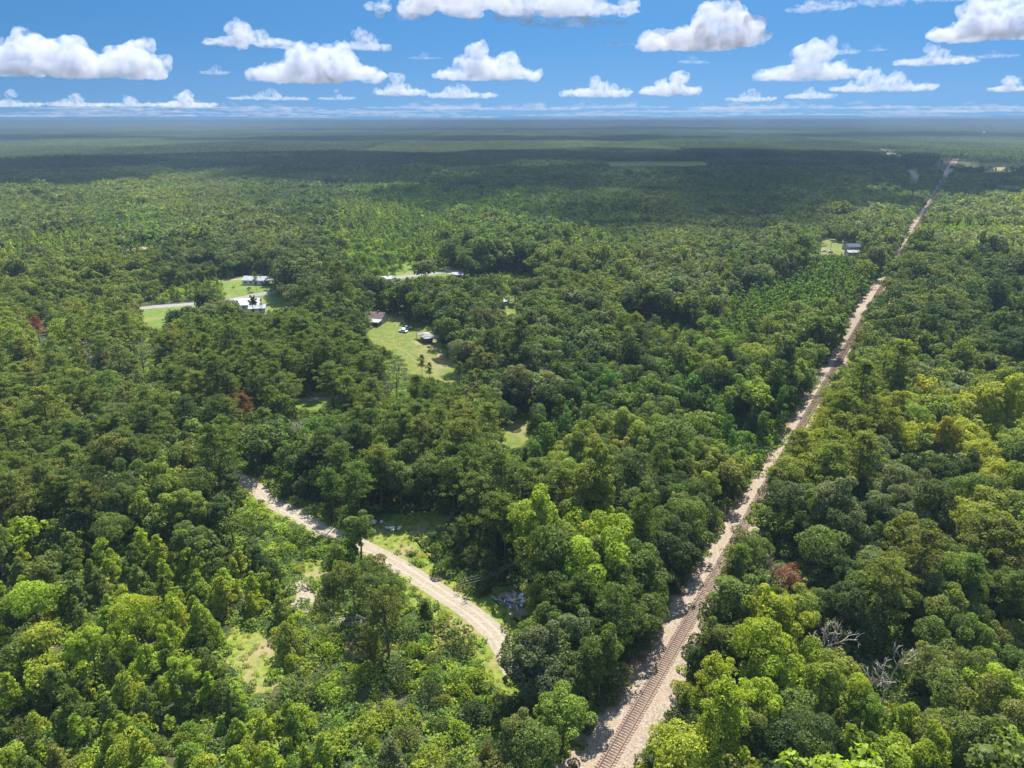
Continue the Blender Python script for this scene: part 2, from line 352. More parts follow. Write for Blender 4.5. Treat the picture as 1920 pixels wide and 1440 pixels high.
ROAD_VIEW = [[(426, 870), (431, 872), (434, 893), (428, 893)],
 [(466, 908), (476, 906), (530, 944), (560, 960), (600, 982), (648, 1000), (646, 1014), (600, 1000), (556, 975), (505, 952)],
 [(752, 1056), (768, 1052), (862, 1106), (905, 1138), (944, 1180), (950, 1208), (938, 1214), (902, 1188), (842, 1145), (792, 1110), (766, 1086)],
 [(545, 1098), (560, 1090), (600, 1120), (604, 1135), (575, 1128)]]
FIELD_VIEW = [[(702, 592), (735, 588), (754, 590), (770, 612), (820, 612), (826, 640), (842, 670), (860, 682), (884, 690), (876, 716), (830, 716), (800, 705), (770, 704), (755, 672), (722, 650), (690, 640), (686, 630), (694, 610)],
 [(948, 794), (996, 788), (988, 822), (962, 846), (942, 834)], [(548, 746), (600, 742), (640, 740), (636, 758), (590, 770), (560, 764)]]
HOUSE_VIEW = [[(416, 524), (458, 518), (508, 518), (510, 545), (514, 552), (560, 572), (500, 586), (436, 574), (425, 560)],
 [(264, 573), (376, 565), (376, 577), (312, 583), (309, 608), (286, 614), (270, 598)], [(157, 646), (171, 644), (180, 682), (163, 686)],
 [(718, 522), (735, 514), (790, 509), (830, 504), (872, 506), (868, 522), (845, 516), (760, 524), (722, 530)], [(756, 494), (776, 496), (774, 506), (756, 506)],
 [(950, 562), (962, 560), (964, 588), (948, 592)], [(1536, 452), (1556, 446), (1570, 456), (1616, 458), (1612, 478), (1540, 476)], [(940, 566), (948, 566), (948, 574), (940, 574)], [(352, 474), (360, 474), (360, 478), (352, 478)],
 [(205, 474), (250, 466), (298, 456), (300, 464), (250, 474), (210, 478)], [(424, 434), (446, 430), (440, 438), (424, 440)], [(604, 346), (700, 346), (705, 351), (600, 351)], [(748, 371), (790, 365), (792, 368), (752, 374)]]
FAR_VIEW = [[(1700, 318), (1711, 315), (1724, 332), (1722, 342), (1708, 344), (1704, 332)], [(1132, 304), (1480, 302), (1560, 305), (1560, 308), (1480, 308), (1136, 310)],
 [(1800, 315), (1920, 313), (1920, 322), (1840, 321)], [(1812, 345), (1870, 348), (1920, 350), (1920, 358), (1890, 357), (1860, 350)], [(180, 298), (225, 294), (230, 300), (190, 303)], [(1656, 280), (1664, 282), (1686, 306), (1680, 306)]]
TREE_VIEW = [[(1625, 1215), (1690, 1205), (1690, 1300), (1640, 1310)], [(1515, 1195), (1550, 1192), (1550, 1225), (1520, 1228)], [(1408, 1044), (1502, 1042), (1505, 1094), (1412, 1098)], [(722, 672), (768, 668), (765, 742), (728, 746)], [(258, 640), (286, 640), (286, 690), (260, 690)], [(444, 742), (476, 740), (476, 790), (448, 790)], [(64, 602), (90, 602), (90, 640), (66, 640)], [(690, 1148), (785, 1146), (785, 1164), (700, 1170)], [(550, 785), (570, 785), (570, 810), (550, 810)], [(925, 1104), (950, 1094), (990, 1096), (988, 1130), (940, 1140)], [(925, 1140), (980, 1130), (985, 1165), (950, 1195)]]
KG = raster(TRACK_VIEW + ROAD_VIEW + FIELD_VIEW + HOUSE_VIEW + FAR_VIEW)
K = raster(TREE_VIEW + TRACK_VIEW + ROAD_VIEW + FIELD_VIEW + HOUSE_VIEW + FAR_VIEW)
KS = raster(TRACK_VIEW + ROAD_VIEW)
# scrub openings: only low growth is seen there
LOWV = raster([[(428, 1165), (500, 1178), (540, 1226), (532, 1300), (480, 1318), (432, 1262)],
 [(540, 1110), (604, 1140), (660, 1225), (720, 1240), (770, 1195), (838, 1150), (900, 1198), (935, 1240), (950, 1330), (900, 1440), (640, 1440), (560, 1380), (600, 1320), (560, 1240)],
 [(775, 962), (850, 955), (846, 1010), (800, 1040), (880, 1110), (985, 1112), (985, 1165), (952, 1200), (905, 1130), (790, 1058)],
 [(470, 930), (560, 985), (620, 1010), (600, 1080), (540, 1100), (470, 1030), (440, 1010)]])
GRASS_PX = [[(430, 1168), (500, 1180), (538, 1226), (528, 1290), (480, 1305), (436, 1258)], [(656, 1000), (700, 976), (770, 958), (848, 958), (840, 990), (790, 1012), (764, 1040), (700, 1012)],
 [(905, 1122), (925, 1108), (980, 1128), (980, 1168), (955, 1196), (930, 1160)], [(780, 1010), (812, 1040), (830, 1078), (800, 1060), (770, 1040)], [(560, 1052), (612, 1048), (620, 1090), (566, 1092)], [(640, 1215), (760, 1190), (780, 1205), (700, 1240), (650, 1240)], [(870, 1190), (935, 1225), (975, 1300), (960, 1320), (900, 1260)]]
GV = raster(GRASS_PX)
def look(M, px, py, default=False):
    i = np.floor(px / 2).astype(int); j = np.floor(py / 2).astype(int); ok = (i >= 0) & (i < W2) & (j >= 0) & (j < H2)
    r = np.full(px.shape, default); r[ok] = M[j[ok], i[ok]]; return r

# track axis on the ground
T0 = np.array([14.6, 81.6]); TD = np.array([math.sin(math.radians(31.64)), math.cos(math.radians(31.64))]); TN = np.array([TD[1], -TD[0]])
def track_s(x, y): return (x - T0[0]) * TD[0] + (y - T0[1]) * TD[1]
def track_d(x, y): return (x - T0[0]) * TN[0] + (y - T0[1]) * TN[1]
ROAD_PX = [(424, 864), (430, 880), (448, 900), (472, 910), (515, 945), (560, 968), (600, 992), (648, 1010), (700, 1034), (760, 1068), (812, 1102), (860, 1132), (905, 1165), (938, 1200), (955, 1235), (968, 1262)]
ROAD = np.array([G(*p) for p in ROAD_PX])
def poly_dist(x, y, pl):
    d = np.full(np.shape(x), 1e9)
    for a, b in zip(pl[:-1], pl[1:]):
        v = b - a; L2 = (v * v).sum(); t = np.clip(((x - a[0]) * v[0] + (y - a[1]) * v[1]) / L2, 0, 1)
        d = np.minimum(d, np.hypot(x - a[0] - v[0] * t, y - a[1] - v[1] * t))
    return d

# ------------------------------------------------------------------ zones of the wood (photo position -> kinds, height, colour)
CO = dict(dark=(.048, .068, .025), mid=(.077, .103, .026), olive=(.102, .115, .031), pine=(.080, .102, .031), lime=(.165, .200, .025),
          yellow=(.175, .180, .026), yolive=(.122, .140, .030), bright=(.104, .154, .026), grey=(.094, .106, .052), vine=(.060, .099, .025))
def Zn(x, y, mix, h, cols): return (x, y, mix, h, cols)
B, PI_, Y, S, VN = 'broadleaf', 'pine', 'young', 'shrub', 'vine'
ZONES = [
 Zn(60, 1420, {Y: 4, S: 1}, .85, ['lime', 'mid', 'yolive']), Zn(250, 1380, {Y: 4, S: 1}, .82, ['lime', 'bright', 'lime', 'mid']), Zn(420, 1380, {Y: 2, S: 2}, .8, ['lime', 'bright', 'lime']),
 Zn(120, 1200, {Y: 6, B: 1}, .92, ['lime', 'mid', 'lime']), Zn(320, 1200, {Y: 6, B: 1}, .95, ['mid', 'lime', 'lime']), Zn(90, 1040, {B: 1, Y: 2}, .95, ['mid', 'lime', 'olive']),
 Zn(280, 1040, {Y: 5, B: 1}, .95, ['mid', 'lime', 'lime']), Zn(430, 1080, {Y: 3, S: 1}, .85, ['lime', 'yolive', 'lime']), Zn(540, 1140, {Y: 4}, .9, ['lime', 'yolive', 'lime']),
 Zn(600, 1230, {Y: 2, S: 1}, .8, ['mid', 'lime']), Zn(60, 900, {PI_: 3, B: 1}, 1.0, ['olive', 'pine', 'olive']), Zn(210, 900, {PI_: 2, B: 2}, .95, ['olive', 'dark', 'pine']),
 Zn(290, 930, {B: 3}, .95, ['yolive', 'mid']), Zn(390, 850, {B: 2, PI_: 1}, .9, ['dark', 'olive', 'mid']), Zn(440, 970, {B: 3}, .85, ['dark', 'mid']), Zn(520, 860, {B: 3}, .9, ['dark', 'mid', 'vine']),
 Zn(640, 880, {B: 2, PI_: 1}, 1.0, ['dark', 'mid', 'vine']), Zn(740, 820, {PI_: 3, B: 1}, .95, ['pine', 'mid']), Zn(820, 900, {B: 2, PI_: 2}, 1.0, ['mid', 'pine', 'olive']),
 Zn(920, 980, {PI_: 3, B: 1}, 1.0, ['pine', 'mid']), Zn(700, 1080, {PI_: 3, Y: 1}, .95, ['pine', 'olive', 'mid']), Zn(600, 1050, {Y: 2, B: 1}, .9, ['mid', 'bright']),
 Zn(840, 1230, {VN: 1, B: 1}, .75, ['dark', 'olive']), Zn(1040, 1060, {B: 3}, 1.25, ['yolive', 'lime', 'mid']), Zn(1090, 1020, {B: 3}, 1.2, ['yolive', 'lime']), Zn(1150, 1130, {PI_: 2, B: 2}, 1.0, ['mid', 'pine', 'mid']),
 Zn(1110, 1260, {B: 3, PI_: 1}, 1.0, ['grey', 'mid', 'pine']), Zn(1060, 1370, {B: 2, Y: 1}, .8, ['bright', 'mid']), Zn(950, 1400, {S: 2, B: 1}, .8, ['olive', 'mid', 'grey']), Zn(1150, 860, {B: 3}, 1.1, ['yolive', 'mid', 'yolive']),
 Zn(1200, 960, {B: 3, PI_: 1}, 1.1, ['dark', 'mid']), Zn(1310, 860, {B: 3}, 1.05, ['yolive', 'mid', 'olive']), Zn(1300, 980, {B: 3}, 1.05, ['dark', 'mid', 'mid']), Zn(1410, 810, {S: 2, VN: 1}, .8, ['bright', 'vine']),
 Zn(1440, 720, {VN: 2, B: 2}, 1.25, ['dark', 'vine', 'yolive']), Zn(1040, 790, {VN: 3, S: 1}, .9, ['vine', 'dark']), Zn(960, 740, {B: 2, PI_: 1}, 1.0, ['dark', 'grey']), Zn(1120, 760, {B: 2, VN: 1}, 1.0, ['dark', 'mid', 'vine']), Zn(1220, 730, {B: 2, VN: 1}, .9, ['vine', 'mid', 'dark']),
 Zn(1080, 650, {B: 3}, 1.0, ['grey', 'mid', 'dark']), Zn(1250, 620, {B: 3, PI_: 1}, .95, ['mid', 'olive', 'dark']), Zn(1280, 560, {B: 3}, 1.1, ['grey', 'grey', 'olive']), Zn(1100, 520, {B: 3}, .95, ['olive', 'mid', 'olive']),
 Zn(1350, 640, {B: 2, Y: 1}, .8, ['mid', 'bright', 'olive']), Zn(1460, 560, {Y: 4}, .95, ['bright', 'bright', 'mid']), Zn(1400, 600, {Y: 4}, .9, ['bright', 'mid']), Zn(1540, 520, {Y: 3}, .95, ['bright', 'mid']), Zn(1500, 640, {B: 2}, .9, ['olive', 'mid']),
 Zn(1420, 480, {B: 3}, 1.05, ['mid', 'dark', 'grey']), Zn(1560, 420, {B: 3}, 1.1, ['olive', 'grey', 'mid']), Zn(1300, 430, {B: 3}, .95, ['olive', 'mid', 'grey']), Zn(1100, 420, {B: 3}, .9, ['mid', 'mid', 'dark']),
 Zn(1420, 1130, {B: 2, PI_: 1}, 1.0, ['olive', 'mid', 'lime']), Zn(1320, 1170, {B: 3}, .95, ['mid', 'dark']), Zn(1380, 1290, {B: 4}, 1.1, ['yellow', 'yolive', 'lime']), Zn(1490, 1240, {B: 4}, 1.15, ['yolive', 'yolive', 'yellow', 'lime']), Zn(1290, 1300, {S: 2, B: 1}, .7, ['mid', 'lime', 'dark']),
 Zn(1340, 1390, {B: 2, PI_: 1}, .85, ['olive', 'lime']), Zn(1480, 1390, {B: 2, Y: 1}, .9, ['dark', 'lime', 'mid']), Zn(1620, 1380, {Y: 2, B: 1}, .9, ['lime', 'bright']), Zn(1780, 1400, {B: 2, Y: 1}, .9, ['lime', 'olive', 'mid']), Zn(1880, 1300, {B: 2}, .9, ['lime', 'olive']),
 Zn(1620, 1200, {B: 3}, .9, ['dark', 'mid', 'grey']), Zn(1560, 1110, {B: 2, Y: 1}, .95, ['mid', 'grey', 'dark']), Zn(1700, 1100, {B: 2, PI_: 1}, .95, ['mid', 'olive']), Zn(1850, 1130, {PI_: 2, B: 2}, .95, ['olive', 'mid', 'pine']), Zn(1840, 1200, {B: 2}, .9, ['mid', 'olive']),
 Zn(1480, 1000, {B: 3}, .95, ['mid', 'dark']), Zn(1620, 1000, {B: 3}, .9, ['dark', 'grey', 'grey']), Zn(1740, 980, {B: 3}, .9, ['grey', 'olive', 'dark']), Zn(1870, 950, {B: 3}, 1.2, ['yellow', 'yolive', 'mid']), Zn(1540, 880, {PI_: 2, B: 2}, 1.1, ['yolive', 'yellow', 'yolive']),
 Zn(1600, 790, {B: 2, PI_: 1}, 1.05, ['yolive', 'olive', 'olive']), Zn(1740, 800, {B: 3}, 1.1, ['yellow', 'yolive', 'olive']), Zn(1820, 840, {B: 3}, 1.1, ['yellow', 'yolive']), Zn(1680, 890, {B: 3}, .85, ['dark', 'grey']), Zn(1800, 900, {B: 3}, .9, ['yolive', 'dark', 'grey']),
 Zn(1640, 700, {B: 3}, .95, ['mid', 'olive', 'grey']), Zn(1800, 700, {B: 3}, .9, ['olive', 'grey', 'mid']), Zn(1720, 600, {B: 3}, 1.05, ['olive', 'dark', 'dark']), Zn(1880, 640, {B: 3}, 1.0, ['dark', 'mid']), Zn(1750, 500, {B: 3}, 1.0, ['dark', 'mid', 'olive']), Zn(1880, 540, {B: 3}, 1.0, ['dark', 'dark', 'mid']),
 Zn(1770, 430, {B: 3}, 1.0, ['olive', 'olive', 'grey']), Zn(1890, 450, {B: 3}, 1.0, ['olive', 'grey', 'yolive']), Zn(60, 740, {PI_: 3, B: 1}, 1.0, ['olive', 'pine']), Zn(220, 740, {PI_: 2, B: 2}, .95, ['olive', 'grey', 'pine']), Zn(330, 700, {PI_: 2, B: 1}, .95, ['pine', 'olive']),
 Zn(460, 700, {PI_: 3, B: 1}, .9, ['pine', 'mid']), Zn(600, 660, {PI_: 4}, .95, ['pine', 'mid', 'pine']), Zn(640, 620, {B: 2, PI_: 1}, 1.0, ['dark', 'pine']), Zn(100, 620, {PI_: 2, B: 2}, .95, ['olive', 'mid', 'yolive']), Zn(100, 530, {B: 3}, 1.0, ['yolive', 'yolive', 'olive']), Zn(240, 520, {B: 3}, 1.05, ['yolive', 'olive']),
 Zn(330, 490, {B: 3}, .9, ['dark', 'mid', 'olive']), Zn(370, 540, {B: 3}, 1.15, ['grey', 'grey', 'dark']), Zn(570, 520, {B: 3}, 1.2, ['grey', 'dark', 'dark']), Zn(460, 470, {B: 3}, .85, ['grey', 'mid']), Zn(520, 440, {B: 3}, .85, ['grey', 'olive']), Zn(700, 480, {Y: 3, B: 1}, .7, ['lime', 'bright', 'bright']),
 Zn(640, 440, {Y: 3, B: 1}, .75, ['bright', 'lime', 'mid']), Zn(820, 440, {Y: 3}, .7, ['bright', 'lime', 'mid']), Zn(900, 480, {B: 3}, 1.1, ['dark', 'mid']), Zn(800, 560, {B: 3}, 1.15, ['dark', 'mid', 'grey']), Zn(880, 580, {B: 3}, 1.15, ['mid', 'dark']), Zn(960, 620, {B: 3}, 1.05, ['mid', 'grey']), Zn(860, 760, {PI_: 2, B: 2}, .9, ['pine', 'olive', 'mid']),
 Zn(100, 430, {B: 3}, .95, ['grey', 'mid', 'olive']), Zn(280, 430, {B: 3}, .8, ['bright', 'mid', 'grey']), Zn(120, 370, {B: 2}, .9, ['olive', 'mid']), Zn(400, 380, {B: 2}, .9, ['olive', 'mid', 'grey']), Zn(560, 380, {B: 2}, .95, ['mid', 'dark']), Zn(760, 370, {Y: 2, B: 1}, .9, ['bright', 'mid']), Zn(900, 380, {Y: 2, B: 1}, .9, ['bright', 'mid']),
 Zn(300, 340, {B: 2}, .9, ['yolive', 'olive']), Zn(900, 340, {B: 2}, .95, ['mid', 'dark']), Zn(1400, 360, {B: 3}, 1.0, ['dark', 'mid']), Zn(1750, 370, {B: 3}, 1.0, ['dark', 'mid']), Zn(1100, 330, {B: 3}, 1.0, ['dark', 'mid'])]
ZXY = np.array([(z[0], z[1] * 1.35) for z in ZONES], float)
KINDS = ['broadleaf', 'pine', 'young', 'shrub', 'vine']
BASEH = dict(broadleaf=12.5, pine=17.5, young=9.0, shrub=2.8, vine=12.5)
BASER = dict(broadleaf=4.1, pine=3.7, young=2.7, shrub=2.1, vine=2.3)

def zone_of(px, py):
    q = np.stack([px + rng.normal(size=len(px)) * 16, (py + rng.normal(size=len(px)) * 9) * 1.35], 1); out = np.empty(len(px), int)
    for i in range(0, len(px), 4000):
        out[i:i + 4000] = ((q[i:i + 4000, None] - ZXY[None]) ** 2).sum(2).argmin(1)
    return out
FOOT = []   # ground footprints kept free: (x, y, radius)
for p, r_ in [((482, 531), 11), ((470, 582), 13), ((702, 608), 10), ((800, 634), 7), ((757, 619), 4), ((700, 1150), 7), ((730, 1120), 6), ((670, 1120), 5), ((715, 1090), 6), ((740, 1160), 5), ((1602, 466), 12), ((1548, 472), 6), ((962, 1120), 4)]:
    FOOT.append((*G(*p), r_))
def grid_points(sp, d0, d1, margin=260, jit=.38):
    xs = np.arange(-d1 * .95, d1 * .95, sp); ys = np.arange(max(d0 * .55, 20), d1, sp * .87)
    X, Yv = np.meshgrid(xs, ys); X = X + (np.arange(len(ys)) % 2)[:, None] * sp * .5
    X = X.ravel() + (rng.random(X.size) - .5) * sp * 2 * jit; Yv = Yv.ravel() + (rng.random(Yv.size) - .5) * sp * 2 * jit
    d = np.hypot(X, Yv); px, py = P(X, Yv, np.full(X.shape, 7.0))
    ok = (d >= d0) & (d < d1) & (px > -margin) & (px < 1920 + margin) & (py < 1700)
    return X[ok], Yv[ok]
SILZ = [(.1, 0), (.35, 0), (.5, -.8), (.5, .8), (.5, 0), (.75, -.85), (.75, .85), (.75, 0), (.93, -.5), (.93, .5), (1.02, 0)]
def blocked(X, Yv, hgt, rad, M):
    b = np.zeros(len(X), bool); d = np.hypot(X, Yv); ux = Yv / d; uy = -X / d
    for fz, fl in SILZ:
        px, py = P(X + ux * rad * fl, Yv + uy * rad * fl, hgt * fz); b |= look(M, px, py)
    return b
def shades(X, Yv, hgt, M):
    b = np.zeros(len(X), bool); ct = 1 / math.tan(SUN_EL)
    for f in (.5, .7, .9):
        px, py = P(X - math.sin(SUN_AZ) * hgt * f * ct, Yv - math.cos(SUN_AZ) * hgt * f * ct, np.zeros(len(X))); b |= look(M, px, py)
    return b
def base_ok(X, Yv, pad=0.0):
    td = np.abs(track_d(X, Yv)); s = track_s(X, Yv)
    ok = ~((td < 2.7 + pad) & (s > -60))
    ok &= poly_dist(X, Yv, ROAD) > 1.9 + pad
    for fx, fy, fr in FOOT: ok &= np.hypot(X - fx, Yv - fy) > fr + pad
    px, py = P(X, Yv, np.zeros(len(X))); ok &= ~look(KG, px, py)
    return ok
def populate(sp, d0, d1, layer):
    X, Yv = grid_points(sp, d0, d1); d = np.hypot(X, Yv)
    zi = zone_of(*P(X, Yv, np.full(len(X), 8.0))); u = rng.random(len(X)); kind = np.zeros(len(X), int); hs = np.ones(len(X)); col = np.zeros((len(X), 3)); cname = np.empty(len(X), object)
    for z in np.unique(zi):
        m = np.where(zi == z)[0]; _, _, mix, h, cols = ZONES[z]; ks = list(mix); w = np.array([mix[k] for k in ks], float); w /= w.sum()
        kind[m] = np.array([KINDS.index(k) for k in ks])[np.searchsorted(np.cumsum(w), u[m] * .9999)]; hs[m] = h
        ci = rng.integers(0, len(cols), len(m)); cn = np.array(cols, object)[ci]; cname[m] = cn; col[m] = np.array([CO[c] for c in cn])
    if layer == 'under':
        kind[:] = np.where(rng.random(len(X)) < .5, KINDS.index(S), KINDS.index(Y)); hs = np.where(kind == KINDS.index(S), 1.15, .62) * (.75 + .5 * rng.random(len(X)))
        col *= (.8 + .35 * rng.random(len(X)))[:, None]
    big = vnoise(X, Yv, 45, 3); sc = hs * (.68 + .34 * rng.random(len(X)) + .26 * big)
    dd = np.hypot(X, Yv); st = vnoise(X, Yv * .8, 95, 61); st2 = vnoise(X, Yv * .7, 42, 62); farw = np.clip((dd - 180) / 250, .25, 1)
    sc = sc * (1 + farw * (np.where(st > .66, .22, np.where(st < .34, -.28, 0)) + .3 * (st2 - .5)))
    gap = (vnoise(X, Yv * .6, 60, 77) > .80) & (dd > 300)
    kind = np.where(gap, KINDS.index(Y), kind); sc = np.where(gap, .30 + .3 * rng.random(len(X)), sc); col[gap] = np.array([CO['bright'], CO['lime'], CO['olive']])[rng.integers(0, 3, int(gap.sum()))]
    emg = (rng.random(len(X)) < .05) & ~gap & (layer == 'canopy'); sc = np.where(emg, sc * 1.28, sc)
    bh = np.array([BASEH[k] for k in KINDS])[kind]; br = np.array([BASER[k] for k in KINDS])[kind]
    px, py = P(X, Yv, np.full(len(X), 1.0)); low = look(LOWV, px, py)
    kind = np.where(low & (kind != KINDS.index(S)), KINDS.index(S), kind); bh = np.array([BASEH[k] for k in KINDS])[kind]; br = np.array([BASER[k] for k in KINDS])[kind]
    sc = np.where(low, .55 + .75 * rng.random(len(X)) ** 2, sc)
    wid = .88 + .3 * rng.random(len(X)); lucky = vnoise(X, Yv, 14, 31)
    gpx, gpy = P(X, Yv, np.full(len(X), .5)); ok = base_ok(X, Yv, .6) & ~(look(GV, gpx, gpy) & (rng.random(len(X)) < .93)); final = np.zeros(len(X)); left = ok.copy()
    for f in (1, .8, .6, .42, .28, .17):
        s2 = sc * f; b = blocked(X, Yv, bh * s2, br * s2 * wid * .9, K)
        if layer == 'canopy' or f < 1: b |= blocked(X, Yv, bh * s2, br * s2 * .5, LOWV) & ~low & (bh * s2 > 4)
        good = left & ~b; final[good] = f; left &= ~good
    for _ in range(4):
        sb = shades(X, Yv, bh * sc * final, KS) & (lucky < .8) & (np.hypot(X, Yv) < 300); final = np.where(sb, final * .62, final)
    keep = final > 0; sc = sc * final
    # what had to shrink to stay below the view becomes low growth
    sm = keep & (bh * sc < 3.6) & (kind != KINDS.index(S)); th = bh * sc; kind = np.where(sm, KINDS.index(S), kind); sc = np.where(sm, th / 2.6, sc)
    lw_ = low[keep] if False else low; m_ = lw_ & (rng.random(len(X)) < .8); col[m_] = np.array([CO['bright'], CO['lime'], CO['lime'], CO['mid']])[rng.integers(0, 4, int(m_.sum()))]
    shade = .86 + .28 * rng.random(len(X)); hue = rng.normal(size=(len(X), 3)) * np.array([.055, .03, .05]) + 1
    col = col * shade[:, None] * hue * (.86 + .28 * vnoise(X, Yv, 90, 5))[:, None] * (1 + farw * (.30 * (vnoise(X, Yv * .8, 95, 64) - .5)))[:, None]
    return dict(x=X[keep], y=Yv[keep], k=kind[keep], s=sc[keep], w=wid[keep], c=col[keep], n=cname[keep], r=rng.random(keep.sum()) * 6.28)
def cat(a, b): return {k: np.concatenate([a[k], b[k]]) for k in a}
near = cat(cat(populate(5.8, 62, 560, 'canopy'), populate(4.4, 62, 330, 'under')), populate(5.4, 330, 560, 'under'))
mid = cat(populate(6.9, 560, 1500, 'canopy'), populate(6.2, 560, 1000, 'under'))

# ------------------------------------------------------------------ individual trees: those that show largest
px, py = P(near['x'], near['y'], np.array([BASEH[k] for k in KINDS])[near['k']] * near['s'] * .6)
dist = np.hypot(np.hypot(near['x'], near['y']), CAMH)
size = np.array([BASEH[k] * BASER[k] for k in KINDS])[near['k']] * near['s'] ** 2 / dist ** 2
inframe = (px > -20) & (px < 1940) & (py < 1455) & (py > 230)
NAMES = dict(broadleaf=('broadleaf_tree', 'broadleaf tree', 'broadleaf trees of the wood'), pine=('pine_tree', 'pine tree', 'pine trees of the wood'), young=('young_tree', 'young tree', 'young trees of the wood'),
             shrub=('shrub', 'shrub', 'shrubs between the trees'), vine=('vine_covered_tree', 'vine covered tree', 'trees overgrown with vines'))
WORD = dict(dark='dark green', mid='mid green', olive='olive green', pine='deep green', lime='lime green', yellow='yellow green', yolive='yellowish olive', bright='bright green', grey='greyish green', vine='fresh green')
NOUN = dict(broadleaf='broadleaf', pine='pine', young='sapling', shrub='shrub', vine='vine tree')
LAND = [("near end of the gravel road", 950, 1205), ("middle of the gravel road", 800, 1090), ("far end of the gravel road", 475, 915), ("rubbish heap", 965, 1120), ("fallen white branch", 765, 1155), ("rust brown dead pine", 462, 760),
 ("red brown dead pine", 75, 620), ("pale sand patch", 167, 665), ("small bright grass clearing", 600, 755), ("lone field pines", 800, 700), ("narrow lower field", 970, 815), ("rust brown crown", 1475, 1065), ("pale dead tree", 1650, 1245),
 ("near end of the track", 1140, 1400), ("widest lit stretch of track", 1275, 1160), ("branch hidden stretch of track", 1475, 830), ("far lit stretch of track", 1575, 665), ("bottom left corner", 0, 1440), ("bottom right corner", 1920, 1440),
 ("middle of the left edge", 0, 760), ("middle of the right edge", 1920, 800), ("middle of the bottom edge", 700, 1440), ("yellow topped grove", 1790, 830), ("yellow green pair of crowns", 1440, 1260), ("white sheet of rubbish", 734, 990), ("centre of the photo", 1100, 720), ("weedy opening", 470, 1230)]
ONE = ['', 'first', 'second', 'third', 'fourth', 'fifth', 'sixth', 'seventh', 'eighth', 'ninth', 'tenth', 'eleventh', 'twelfth', 'thirteenth', 'fourteenth', 'fifteenth', 'sixteenth', 'seventeenth', 'eighteenth', 'nineteenth']
def ordinal(n):
    if n < 20: return ONE[n]
    if n >= 100: return 'hundred-and-' + ordinal(n - 100) if n > 100 else 'hundredth'
    t = ['twent', 'thirt', 'fort', 'fift', 'sixt', 'sevent', 'eight', 'ninet'][n // 10 - 2]
    return t + 'ieth' if n % 10 == 0 else t + 'y-' + ONE[n % 10]
LXY = np.array([(l[1], l[2]) for l in LAND], float); individual = np.zeros(len(px), bool)
for ki, k in enumerate(KINDS):
    idx = np.where(inframe & (near['k'] == ki))[0]; idx = idx[np.argsort(-size[idx])][:300]; individual[idx] = True
    nm, catg, grp = NAMES[k]; first = {}; D2 = np.hypot(px[idx][:, None] - LXY[None, :, 0], py[idx][:, None] - LXY[None, :, 1]); nl_ = D2.argmin(1)
    rank = {}
    for l in range(len(LAND)):
        m_ = np.where(nl_ == l)[0]; m_ = m_[np.argsort(D2[m_, l])]
        for q, a in enumerate(m_): rank[a] = q + 1
    for q, i in enumerate(idx):
        v = int(rng.integers(0, len(HI[k]))); s = float(near['s'][i]); w = float(near['w'][i]); l = nl_[q]
        dx, dy = px[i] - LXY[l, 0], py[i] - LXY[l, 1]; side = ('below it' if dy > 0 else 'above it') if abs(dy) > abs(dx) else ('to its right' if dx > 0 else 'to its left')
        lab = "%s %s, %s out from the %s, %s" % (WORD[near['n'][i]], NOUN[k], ordinal(rank[q]), LAND[l][0], side)
        if v not in first:
            root = link(nm, None); root.empty_display_size = 1
            cr = link('crown' if k != 'shrub' else 'foliage', HI[k][v][0], root); link('trunk' if k != 'shrub' else 'stem', HI[k][v][1], root); first[v] = root
        else:
            root = copy_tree(first[v])
        tag(root, lab, catg, grp)
        root.location = (float(near['x'][i]), float(near['y'][i]), 0); root.rotation_euler = (0, 0, float(near['r'][i])); root.scale = (s * w, s * w, s)
        for ch in root.children: ch.color = (*[float(c) for c in near['c'][i]], 1)

